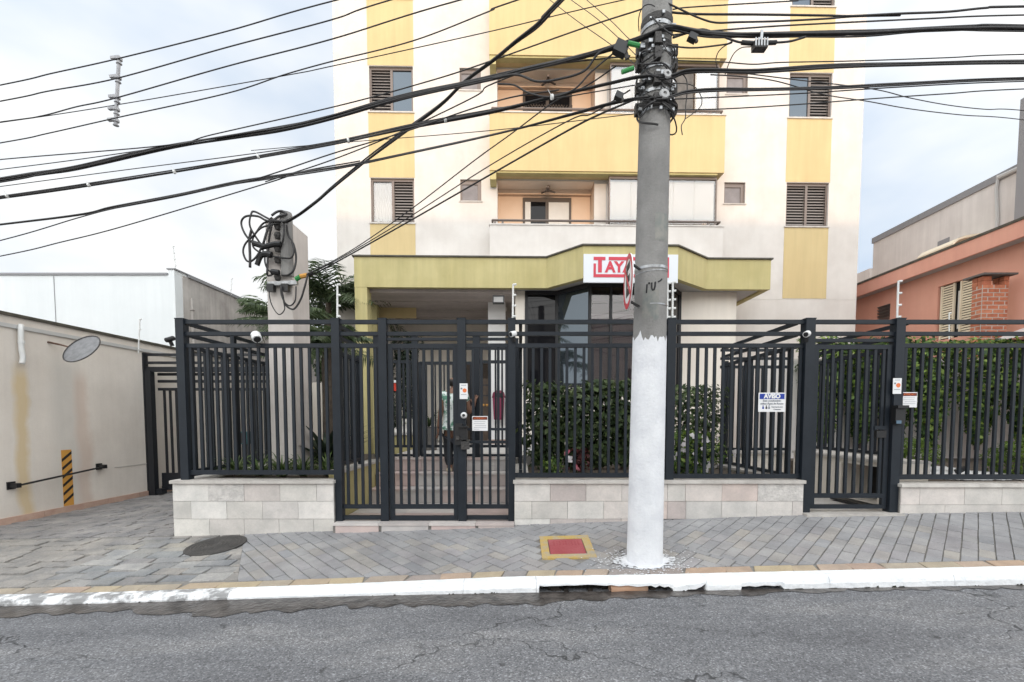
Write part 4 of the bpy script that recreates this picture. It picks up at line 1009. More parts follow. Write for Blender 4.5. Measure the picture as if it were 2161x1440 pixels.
for i, (a, c, m) in enumerate(((pl[1], pl[2], 'tint'), (pl[2], pl[3], 'mirror'), (pl[3], mid(pl[3], pl[4], .27), 'smoke'), (mid(pl[3], pl[4], .27), mid(pl[3], pl[4], .62), 'smoke'), (mid(pl[3], pl[4], .62), pl[4], 'tint'), (pl[4], pl[5], 'tint'))):
    bb = MB().bar((a[0], a[1] + .01, (SZ + GT) / 2), (c[0], c[1] + .01, (SZ + GT) / 2), .006, GT - SZ - .12); obj('window_pane', bb, A[m], gh)
    if m == 'smoke':
        bb = MB(); n = 16; zb_l = SZ + .06
        for k in range(n):
            p, q = mid(a, c, (k + .02) / n), mid(a, c, (k + .94) / n); bb.box(p[0], q[0], Yb + .1, Yb + .103 + .004 * (k % 2), zb_l, GT - .62)
        obj('blind', bb, A['blind'], gh)
# porch interior
ph_ = tthing('porch_wall', 'beige back wall of the entrance porch behind the inner railing', 'wall')
b = MB(); b.box(-3.34, -.07, 12.95, 12.99, .8, 4.1); obj('wall_panel', b, A['cream'], ph_)
b = MB(); b.box(-1.45, -.8, 12.9, 12.945, .83, 3.0); obj('door', b, A['wood'], ph_)
pp = tthing('porch_pillar', 'white square pillar in the porch behind the maroon bin', 'pillar')
cubex('shaft', pp, P(1030, 800, 11).x, P(1066, 800, 11).x, 10.9, 11.25, .82, CZ0 - .05, A['plate'])
cubex('skirting', pp, P(1030, 800, 11).x - .01, P(1066, 800, 11).x + .01, 10.888, 11.26, .821, .92, A['terra'])
for o in TURN: o.rotation_euler.z = TROT

# --- tall rendered service pillar in the left planter
pl_ = thing('service_pillar', (-2.7, 6.0, .6), 'tall rendered concrete pillar with a tangle of black cables near its top', 'pillar')
px0, px1 = P(567, 720, 5.9).x, P(620, 720, 5.9).x; PZ = P(592, 462, 5.9).z; pyb = 6.36
obj('shaft', MB().box(px0, px1, 5.9, pyb, .3, PZ - .04).prism([(px0, 5.9, PZ - .04), (px1, 5.9, PZ - .04), (px1 - .06, 5.9, PZ + .01), (px0 + .08, 5.9, PZ + .01)], (0, pyb - 5.9, 0)), A['pillar'], pl_)
pcx = P(603, 520, 5.87).x
b = MB(); n = 14
for k, (z0, z1, r) in enumerate(((P(0, 582, 5.87).z, PZ + .04, .075),)):
    b.lathe([(r, 0), (r, z1 - z0), (r * .9, z1 - z0 + .03)], (pcx, 5.895, z0), n)
obj('inner_pole', b, A['concrete'], pl_, smooth=False)

# --- left boundary wall
bw = thing('boundary_wall', (-6.7, 8, 0), 'cream boundary wall with damp stains along the left of the driveway', 'wall')
WX = -6.7
cubex('wall_body', bw, WX - .2, WX, 4.6, 14.2, -.5, 2.76, A['wallL'])
y = 4.6
while y < 14.2:
    c = min(y + 2.0, 14.2); cubex('flashing', bw, WX - .22, WX + .03, y + .002, c - .002, 2.761, 2.80, A['oliveedge']); y = c
y = 4.7
while y < 12:
    c = y + random.uniform(.4, .62); zb_ = lerp_t(ZF, WX); cubex('base_tile', bw, WX + .001, WX + .022, y + .003, c - .003, zb_ - .03, zb_ + .085, A['terra']); y = c
b = MB().bar((WX + .012, 5.2, 2.63), (WX + .012, 9, 2.63), .024, .05); obj('gutter_pipe', b, A['dirtyw'], bw)
cubex('joint_bead', bw, WX + .001, WX + .008, 7.5, 8.4, .6, .612, A['coping'])
bk = thing('rear_wall', (-5, 13.5, 0), 'cream wall with a yellow painted stripe at the end of the driveway', 'wall')
cubex('wall_body', bk, -6.69, -3.3, 13.6, 13.8, -.2, 2.5, A['cream']); cubex('yellow_stripe', bk, -6.68, -3.35, 13.593, 13.599, .35, .8, A['yellowp'])
cubex('grey_skirt', bk, -6.68, -3.35, 13.592, 13.598, -.1, .34, A['bluegrey'])
ns = thing('wall_notice', (-6.2, 13.58, 1.8), 'small white and red notice on the wall behind the driveway gate', 'notice')
cubex('plate', ns, P(418, 812, 13.58).x, P(450, 812, 13.58).x, 13.575, 13.59, P(0, 832, 13.58).z, P(0, 798, 13.58).z, A['plate']); cubex('red_band', ns, P(418, 812, 13.58).x, P(450, 812, 13.58).x, 13.57, 13.574, P(0, 806, 13.58).z, P(0, 798, 13.58).z, A['signred'])

# --- pale workshop building behind the left wall
wh = thing('pale_building', (-12, 12, 0), 'flat roofed pale building behind the left boundary wall', 'building')
hx = P(372, 600, 11).x; hzt = P(300, 581, 11).z
cubex('front_wall', wh, -34, hx - .1, 11, 11.2, -1, hzt, A['whouse'])
cubex('parapet', wh, -34, hx - .2, 10.97, 11.22, hzt + .001, hzt + .05, A['greycap'])
cubex('corner_pier', wh, hx - .14, hx, 10.95, 11.35, -1, P(372, 568, 11).z - .03, A['whouse'])
cubex('pier_cap', wh, hx - .17, hx + .03, 10.93, 11.4, P(372, 568, 11).z - .029, P(372, 568, 11).z, A['greycap'])
cubex('side_wall', wh, hx - .12, hx + .012, 11.2, 24, -1, P(372, 568, 11).z - .09, A['stained'])
cubex('side_coping', wh, hx - .16, hx + .05, 11.36, 24, P(372, 568, 11).z - .089, P(372, 568, 11).z - .01, A['greycap'])
b = MB()
for px in (116,): b.box(P(px, 640, 11).x, P(px, 640, 11).x + .012, 10.99, 10.999, 1, hzt - .02)
obj('panel_joint', b, A['greycap'], wh)
b = MB(); x = hx + .03
b.tube([(x, 11.45, 2.6), (x, 11.45, 4.4)], .035, 6)
for z in (2.9, 3.5, 4.1): b.box(x - .06, x + .06, 11.4, 11.5, z, z + .04)
obj('downpipe', b, A['stained'], wh)

# --- salmon house on the right
pk = thing('salmon_house', (9.6, 12, 0), 'salmon pink house with a sloping eave line at the right edge', 'house')
WXp = 9.6; EZ = 5.07
wy = lambda px, x=WXp: FOC * x / (px - CX)
wz_ = lambda py, px, x=WXp: PX(px, py, x).z
lou = (wy(1868), wy(1842), wz_(680, 1855), wz_(648, 1855)); shw = (wy(2052), wy(1966), 3.2, wz_(606, 1980))
mbw = MB()
ys_ = [5.0, shw[0], shw[1], lou[0], lou[1], 24]; zs_ = [-.5, shw[2], lou[2], lou[3], 4.46, shw[3], 4.7]
def pk_hole(y, z): return (shw[0] < y < shw[1] and shw[2] < z < shw[3]) or (lou[0] < y < lou[1] and lou[2] < z < lou[3])
ys_ = sorted(set(ys_)); zs_ = sorted(set([-.5, shw[2], shw[3], lou[2], lou[3], 4.95]))
for a, c in zip(ys_, ys_[1:]):
    for e, f in zip(zs_, zs_[1:]):
        if pk_hole((a + c) / 2, (e + f) / 2): continue
        mbw.quad((WXp, a, e), (WXp, a, f), (WXp, c, f), (WXp, c, e))
for h in (shw, lou):
    a, c, e, f = h; d_ = .14
    mbw.quad((WXp, a, e), (WXp + d_, a, e), (WXp + d_, a, f), (WXp, a, f)); mbw.quad((WXp, c, e), (WXp, c, f), (WXp + d_, c, f), (WXp + d_, c, e))
    mbw.quad((WXp, a, f), (WXp + d_, a, f), (WXp + d_, c, f), (WXp, c, f)); mbw.quad((WXp, a, e), (WXp, c, e), (WXp + d_, c, e), (WXp + d_, a, e))
obj('side_wall', mbw, A['pink'], pk)
obj('wall', MB().box(WXp + .2, 16, 5.02, 24, -.5, 4.9).box(WXp + .001, WXp + .2, 5.0, 5.02, -.5, 4.9), A['pink'], pk)
cubex('eave_soffit', pk, 9.32, WXp + .3, 5.0, 24, 4.78, 4.84, A['soffit'])
cubex('fascia', pk, 9.27, 9.318, 5.0, 24, 4.76, EZ, A['pinkf'])
cubex('gutter_edge', pk, 9.25, 9.34, 5.0, 24, EZ + .001, EZ + .05, A['oliveedge'])
obj('roof', MB().prism([(9.345, 5, EZ), (14, 5, EZ + .55), (14, 5, EZ + .5), (9.345, 5, EZ - .05)], (0, 19, 0)), A['terra'], pk)
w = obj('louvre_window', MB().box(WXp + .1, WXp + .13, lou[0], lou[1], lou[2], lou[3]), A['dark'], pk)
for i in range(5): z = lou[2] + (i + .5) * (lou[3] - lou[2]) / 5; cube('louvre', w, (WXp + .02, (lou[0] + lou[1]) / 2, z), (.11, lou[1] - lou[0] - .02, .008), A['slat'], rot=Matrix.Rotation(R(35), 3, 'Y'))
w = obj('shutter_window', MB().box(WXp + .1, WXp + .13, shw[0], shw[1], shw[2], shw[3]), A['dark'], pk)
g1, g2 = wy(2009), wy(1997)
for (a, c, xx) in ((g2 + .0, shw[1] - .04, WXp + .05), (shw[0] + .04, g1, WXp + .05)):
    n = 22; h = (shw[3] - shw[2] - .04) / n
    for i in range(n): cube('shutter_slat', w, (xx, (a + c) / 2, shw[2] + .02 + (i + .5) * h), (.008, c - a - .06, h * .8), A['shutterw'], rot=Matrix.Rotation(R(25), 3, 'Y'))
    b = MB()
    for yy in (a + .015, c - .015): b.box(xx - .02, xx + .02, yy - .018, yy + .018, shw[2] + .01, shw[3] - .01)
    obj('shutter_frame', b, A['shutterw'], w)
cubex('curtain_strip', w, WXp + .09, WXp + .097, g1 + .05, g1 + .1, shw[2] + .2, shw[3] - .2, A['curtain'])

# --- brick barbecue chimney
cyf = 8.8; cx0, cx1 = P(2072, 650, cyf).x, P(2127, 650, cyf).x; cyb = FOC * cx0 / (2036 - CX); CZT = P(2100, 582, cyf).z
ch = thing('brick_chimney', (cx0 + .25, cyf + .17, 0), 'square orange brick chimney with a dark slab cap beside the salmon house', 'chimney')
cubex('core', ch, cx0 + .006, cx1 - .006, cyf + .006, cyb - .006, .5, CZT - .17, A['brickmortar'])
bh = .078; nrow = 19
random.seed(5)
for r_ in range(nrow):
    z1 = CZT - .17 - r_ * bh; z0 = z1 - bh + .017
    def course(u0, u1, off):
        out = []; u = u0 - off
        while u < u1:
            a, c = max(u, u0), min(u + .21, u1)
            if c - a > .03: out.append((a + .007, c - .007))
            u += .22
        return out
    for a, c in course(cx0, cx1, .11 * (r_ % 2)): cubex('brick', ch, a, c, cyf + random.uniform(0, .003), cyf + .013, z0, z1, A['brick'])
    for a, c in course(cyf + .014, cyb, .11 * ((r_ + 1) % 2)): cubex('brick', ch, cx0 + random.uniform(0, .003), cx0 + .013, a, c, z0, z1, A['brick'])
for (a, c, e, f) in ((cx0, cx0 + .16, cyf, cyf + .1), (cx1 - .09, cx1, cyf, cyf + .1), (cx0, cx0 + .1, cyb - .1, cyb), (cx1 - .1, cx1, cyb - .1, cyb)):
    for k in range(2): cubex('brick', ch, a, c, e, f, CZT - .168 + k * .084, CZT - .168 + k * .084 + .076, A['brick'])
cubex('cap_slab', ch, cx0 - .07, cx1 + .08, cyf - .08, cyb + .12, CZT + .002, CZT + .035, A['slab'])

# --- grey house behind
gr = thing('grey_house', (11.6, 14, 0), 'grey rendered building with flashed parapet behind the salmon house', 'building')
GX = 11.5; gy1 = wy(1828, GX); gz_top = PX(1990, 432, GX).z
cubex('side_wall', gr, GX, GX + 5, 6, gy1, 0, gz_top - .12, A['greyh'])
cubex('parapet_flashing', gr, GX - .04, GX + 5, 6, gy1 + .03, gz_top - .119, gz_top + .05, A['greycap'])
cubex('rear_wall', gr, GX - .1, GX + 5, gy1, gy1 + 2.5, 0, PX(1822, 575, GX).z, A['greyh'])
kx = P(2147, 330, 10.4).x
cubex('corner_column', gr, kx, kx + .3, 10.1, 10.4, 4.6, P(2150, 190, 10.1).z, A['greycap'])
y0, y1 = wy(1985, GX), wy(1962, GX); w = obj('vent_window', MB().box(GX - .02, GX + .01, y0, y1, 5.0, PX(1975, 513, GX).z), A['greycap'], gr)
for i in range(6): cubex('vent_slat', w, GX - .04, GX - .021, y0 + .02, y1 - .02, 5.25 + i * .12, 5.30 + i * .12, A['slat'])
b = MB(); yy = wy(2083, GX); b.tube([(GX - .05, yy, 5.2), (GX - .05, yy - .03, 6.2), (GX - .05, yy + .03, 6.9), (GX - .05, yy, gz_top)], .035, 6); b.tube([(GX - .05, yy, gz_top - .05), (GX - .06, yy - 2, gz_top - .15)], .05, 6)
obj('drain_pipe', b, A['dirtyw'], gr)
tk = thing('curved_canopy', (11, 11.5, 5), 'cream curved lean-to roof between the salmon house and the grey building', 'canopy')
b = MB(); ya, yb_ = wy(2080, GX), wy(2000, GX)
n = 8
for i in range(n):
    t0, t1 = i / n, (i + 1) / n
    f_ = lambda t: (GX - .02 - 1.0 * t, 5.75 + .25 * math.sqrt(max(0, 1 - t * t)) - .1)
    p, q = f_(t0), f_(t1); b.prism([(p[0], ya, p[1]), (q[0], ya, q[1]), (q[0], ya, q[1] - .05), (p[0], ya, p[1] - .05)], (0, yb_ - ya, 0))
obj('roof_sheet', b, A['shutterw'], tk); cubex('bracket', tk, GX - .9, GX - .01, yb_ - .06, yb_, 5.55, 5.6, A['dirtyw'])

# --- hedge-side garden wall
hw = thing('garden_wall', (8, 8.5, .5), 'grey rendered wall showing through gaps in the tall hedge', 'wall')
cubex('wall_body', hw, 4.5, 9.5, 8.4, 8.55, -.2, 2.5, A['greyh'])
# low wall with dark opening behind the side gate
lw = thing('low_wall', (3.7, 7.3, .3), 'low cream wall under the back railing of the side gate passage', 'wall')
cubex('wall_body', lw, 3.16, 4.28, 7.2, 7.35, .1, .85, A['cream']); cubex('coping_stone', lw, 3.12, 4.28, 7.16, 7.39, .851, .885, A['coping'])

# --- house across the street: outside the photograph, it shades the lower storeys and shows in the windows
oh = thing('facing_house', (0, -23, 0), 'plain rendered house row facing the block, mirrored in the gatehouse glass', 'building')
OZ = 6.25 + (YT + 22.0) * math.tan(SUN_EL) * 1.0
cubex('wall', oh, -26, 30, -30, -22, -1, OZ, A['cream'])
for i in range(12):
    x = -24 + i * 4.4; cubex('window', oh, x, x + 1.3, -21.999, -21.95, 1.2, 2.6, A['tint']); cubex('window', oh, x, x + 1.3, -21.999, -21.95, 4.6, 6.0, A['tint'])
cubex('parapet', oh, -26.1, 30.1, -22.1, -21.9, OZ + .001, OZ + .06, A['greycap'])
# ================================================================ UTILITY POLE
random.seed(51)
PB = G(1360, 1184); PTOP = P(1388.5, -60, 3.74)
pole = thing('utility_pole', PB, 'grey concrete utility pole with a whitewashed base at the kerb', 'utility pole')
def pax(z):
    t = (z - PB.z) / (PTOP.z - PB.z); return PB.lerp(PTOP, t), .152 - (.152 - .113) * t
zpw = P(1365, 709, 3.7).z
pts, rr = [], []
for z in (PB.z - .1, PB.z + .5, 1.5, 2.5, 3.5, 4.5, 5.5, PTOP.z): p, r = pax(z); pts.append(p); rr.append(r)
obj('shaft', MB().tube(pts, rr, 36), A['concrete'], pole, smooth=True)
b = MB(); n = 60; rows = [PB.z - .02, .6, 1.2, 1.8, None]
for z in rows:
    for k in range(n):
        a = 2 * math.pi * k / n; zz = z if z is not None else zpw + .02 * math.sin(k * .9) + random.uniform(-.022, .022) + (.03 if k % 17 == 3 else 0)
        p, r = pax(zz); b.v.append((p.x + (r + .003) * math.cos(a), p.y + (r + .003) * math.sin(a), zz))
for i in range(len(rows) - 1):
    for k in range(n): b.f.append((i * n + k, i * n + (k + 1) % n, (i + 1) * n + (k + 1) % n, (i + 1) * n + k))
obj('whitewash', b, A['polewhite'], pole, smooth=True)
def on_pole(phi, z, off=.002):
    p, r = pax(z); return Vector((p.x + (r + off) * math.sin(phi), p.y - (r + off) * math.cos(phi), z))
def ring_on_pole(z, h, m, name, off=.004, a0=-math.pi, a1=math.pi, tilt=0.0):
    b = MB(); n = 28
    for k in range(n + 1):
        ph = a0 + (a1 - a0) * k / n; dz = tilt * math.sin(ph)
        for zz in (z - h / 2, z + h / 2): b.v.append(tuple(on_pole(ph, zz + dz, off)))
    for k in range(n): b.f.append((2 * k, 2 * k + 2, 2 * k + 3, 2 * k + 1))
    return obj(name, b, m, pole)
pz = lambda py: P(1380, py, 3.58).z
ring_on_pole(pz(547), .022, A['galv'], 'steel_band'); ring_on_pole(pz(556), .006, A['galv'], 'steel_band', tilt=.01); ring_on_pole(pz(629), .010, A['galv'], 'steel_band', a0=-.3, a1=1.4)
for y, h in ((14, .05), (28, .03), (72, .06), (84, .03), (118, .02), (140, .02), (150, .05), (168, .025), (192, .05), (206, .03)): ring_on_pole(pz(y), h, A['galv'] if h < .045 else A['iron'], 'clamp_band', off=.008)
# marks: old paint number and posters' remains
b = MB()
def stroke(seq, r=.006): b.tube([on_pole(ph, z, .001) for ph, z in seq], r, 5)
m0 = pz(592)
stroke([(-.52, m0 - .05), (-.5, m0 + .02)]); stroke([(-.38, m0 + .02), (-.36, m0 + .032)], .008)
stroke([(-.22, m0 + .03), (-.22, m0 - .01), (-.16, m0 - .03), (-.08, m0 - .028), (-.02, m0 - .0), (-.01, m0 + .035)], .007)
stroke([(.16, m0 + .035), (.3, m0 + .045), (.42, m0 + .06)], .006)
obj('painted_number', b, A['ink'], pole)
b = MB()
def patch(ph0, ph1, z0, z1, m_):
    n = 6
    for i in range(n):
        a, c = ph0 + (ph1 - ph0) * i / n, ph0 + (ph1 - ph0) * (i + 1) / n
        b.quad(on_pole(a, z0 + random.uniform(-.02, .02), m_), on_pole(c, z0 + random.uniform(-.02, .02), m_), on_pole(c, z1, m_), on_pole(a, z1, m_))
PRM = mat('poster_residue', (.2, .215, .205), (.29, .28, .255), sc=14, rough=.9, streak=.15)
patch(-.75, .25, pz(662), pz(598), .0015); obj('poster_residue', b, PRM, pole); b = MB(); patch(-.1, .95, pz(492), pz(432), .0015); obj('poster_residue', b, PRM, pole)
# fittings cluster
for ph, z, r in ((.15, pz(190), .042), (.28, pz(148), .036)):
    b = MB(); p = on_pole(ph, z, .03); b.lathe([(r * .6, -.03), (r, -.02), (r * .75, 0), (r, .02), (r * .8, .03), (r * .35, .031), (r * .3, .02)], p, 16, (.1, -1, .1)); obj('insulator', b, A['porcelain'], pole)
b = MB()
for i in range(40):
    ph = random.uniform(-1.5, 1.5); z = pz(random.choice([18, 30, 70, 78, 88, 100, 145, 152, 165, 185, 198, 205, 210]) + random.uniform(-6, 6)); p = on_pole(ph, z, .02); s = random.uniform(.006, .018)
    b.box(p.x - s, p.x + s, p.y - s, p.y + s, z - s * random.uniform(.4, 1.2), z + s)
obj('bolts', b, A['galv'], pole, kind='stuff')
b = MB()
for i in range(30):
    z = pz(random.choice([20, 75, 85, 98, 118, 150, 158, 195, 208])); a0 = random.uniform(-1.7, .3); a1 = a0 + random.uniform(.6, 1.8); dz = random.uniform(-.16, .12); sag = random.uniform(-.1, .06)
    b.tube([on_pole(a0 + (a1 - a0) * t, z + dz * t + sag * math.sin(math.pi * t), .02 + .03 * math.sin(math.pi * t)) for t in [k / 8 for k in range(9)]], random.choice([.004, .006, .008]), 5)
obj('loose_wires', b, A['cable'], pole, kind='stuff')
for z in (pz(70), pz(100), pz(152), pz(196)):
    for ph in (-1.45, 1.45, -.2):
        p = on_pole(ph, z, .02); cube('cable_bracket', pole, p, (.05, .05, .08), A['iron'])
for px, py, dx in ((1350, 97, .1), (1337, 144, -.07)):
    p = P(px, py, 3.62); b = MB().tube([p, p + Vector((-.09, 0, .02 if dx > 0 else -.03))], .017, 8)
    o = obj('wire_clamp', b, A['green']); tag(o, 'green plastic wire clamp on the left of the pole, %s one' % ('upper' if dx > 0 else 'lower'), 'clamp', 'green wire clamps')
# splash of whitewash round the pole foot
sp = MB()
for i in range(700):
    a = random.uniform(0, 2 * math.pi); rr_ = abs(random.gauss(0, .12)) + .14
    x, y = PB.x + rr_ * math.cos(a) * 1.25, PB.y + rr_ * math.sin(a) * .85
    s = random.uniform(.003, .013) * (1.6 if rr_ < .22 else .8)
    if y < 3.66: continue
    z = gz(x, max(y, YK)) + .0065 + random.uniform(0, .002); q = [(x + s * random.uniform(.6, 1.2) * math.cos(t), y + s * random.uniform(.6, 1.2) * math.sin(t), z) for t in (0, 1.05, 2.1, 3.14, 4.2, 5.2)]
    sp.add(q, [tuple(range(6))])
q = [(PB.x + (.2 + random.uniform(-.03, .04)) * math.cos(t), PB.y + .0 + (.165 + random.uniform(-.02, .02)) * math.sin(t)) for t in [k * 2 * math.pi / 40 for k in range(40)]]
sp.add([(x, max(y, 3.65), gz(x, max(y, YK)) + .0085) for x, y in q], [tuple(range(40))])
o = obj('paint_splash', sp, A['polewhite']); tag(o, 'splattered whitewash on the paving round the pole foot', 'paint splash', kind='stuff')
# no parking sign seen nearly edge on
ns = thing('round_road_sign', P(1327, 595, 3.62), 'round red rimmed no parking sign seen nearly edge-on on the pole', 'road sign')
c = P(1326, 595, 3.62); Rm = Matrix(((0, 0, -1), (-1, 0, 0), (0, 1, 0))) @ Matrix.Identity(3)
Rs = Matrix.Rotation(R(-4), 3, 'Z') @ Rm
ax = Rs @ Vector((0, 0, 1)); rs = .208
obj('disc', MB().lathe([(rs, -.004), (rs, .003)], c, 40, ax), A['plate'], ns)
b = MB(); n = 40
for k in range(n):
    for r_ in (rs, rs * .8): a = 2 * math.pi * k / n; b.v.append(tuple(c + ax * .0045 + Rs @ Vector((r_ * math.cos(a), r_ * math.sin(a), 0))))
for k in range(n): b.f.append((2 * k, 2 * ((k + 1) % n), 2 * ((k + 1) % n) + 1, 2 * k + 1))
obj('red_rim', b, A['signred'], ns)
text('letter', ns, 'E', c + ax * .0035, .33, A['ink'], rot=Rs, bold=.012)
dv = Rs @ Vector((1, -1, 0)).normalized(); b = MB().bar(c + ax * .006 - dv * rs * .8, c + ax * .006 + dv * rs * .8, .03, .001, up=ax); obj('red_slash', b, A['signred'], ns)
b = MB()
for z in (pz(550), pz(632)): b.bar(c - ax * .006 + Vector((0, .0, z - c.z)), on_pole(-1.0, z, .006), .018, .012)
obj('bracket', b, A['black'], ns)

# ================================================================ CABLES
CG = 'overhead cables on the utility pole'
def extend3(P3, px0, px1, py1):
    """carry a cable on past the frame edge, flattening as a sagging span does"""
    def more(a, b):
        v = (a - b).normalized(); out = []; p = a.copy()
        for k in range(4): v = Vector((v.x, v.y, v.z * .75)).normalized(); p = p + v * 2.6; out.append(p.copy())
        return out
    if px0 <= 0: P3 = more(P3[0], P3[1])[::-1] + P3
    if px1 >= 2140 or py1 <= 2: P3 = P3 + more(P3[-1], P3[-2])
    return P3
def cable(label, pts, Y0, Y1, r, strands=1, name='cable', wob=1.0, cat='cable', m=None):
    L_ = [0]
    for a, c in zip(pts, pts[1:]): L_.append(L_[-1] + math.hypot(c[0] - a[0], c[1] - a[1]))
    P3 = [P(px, py, Y0 + (Y1 - Y0) * l / L_[-1]) for (px, py), l in zip(pts, L_)]
    P3 = extend3(P3, pts[0][0], pts[-1][0], pts[-1][1])
    cur = catmull(P3, 9); m = m or A['cable']
    if strands == 1:
        o = obj(name, MB().tube(cur, r, 6), m, None, smooth=True); return tag(o, label, cat)
    t = thing(name, P3[len(P3) // 2], label, 'cable bundle')
    for s in range(strands):
        ph = s * 2 * math.pi / strands + random.uniform(-.4, .4); tw = random.uniform(-.05, .05); am = r * random.uniform(.8, 1.7) * wob; q = []
        for i, p in enumerate(cur):
            a = ph + i * tw; aa = am * (1 + .35 * math.sin(i * .21 + s * 2)); q.append(p + Vector((0, math.cos(a) * aa, math.sin(a) * aa)))
        obj('strand', MB().tube(q, r * random.uniform(.7, 1.15), 5), m, t, smooth=True)
    return t
YLa, YP_ = 5.4, 3.75
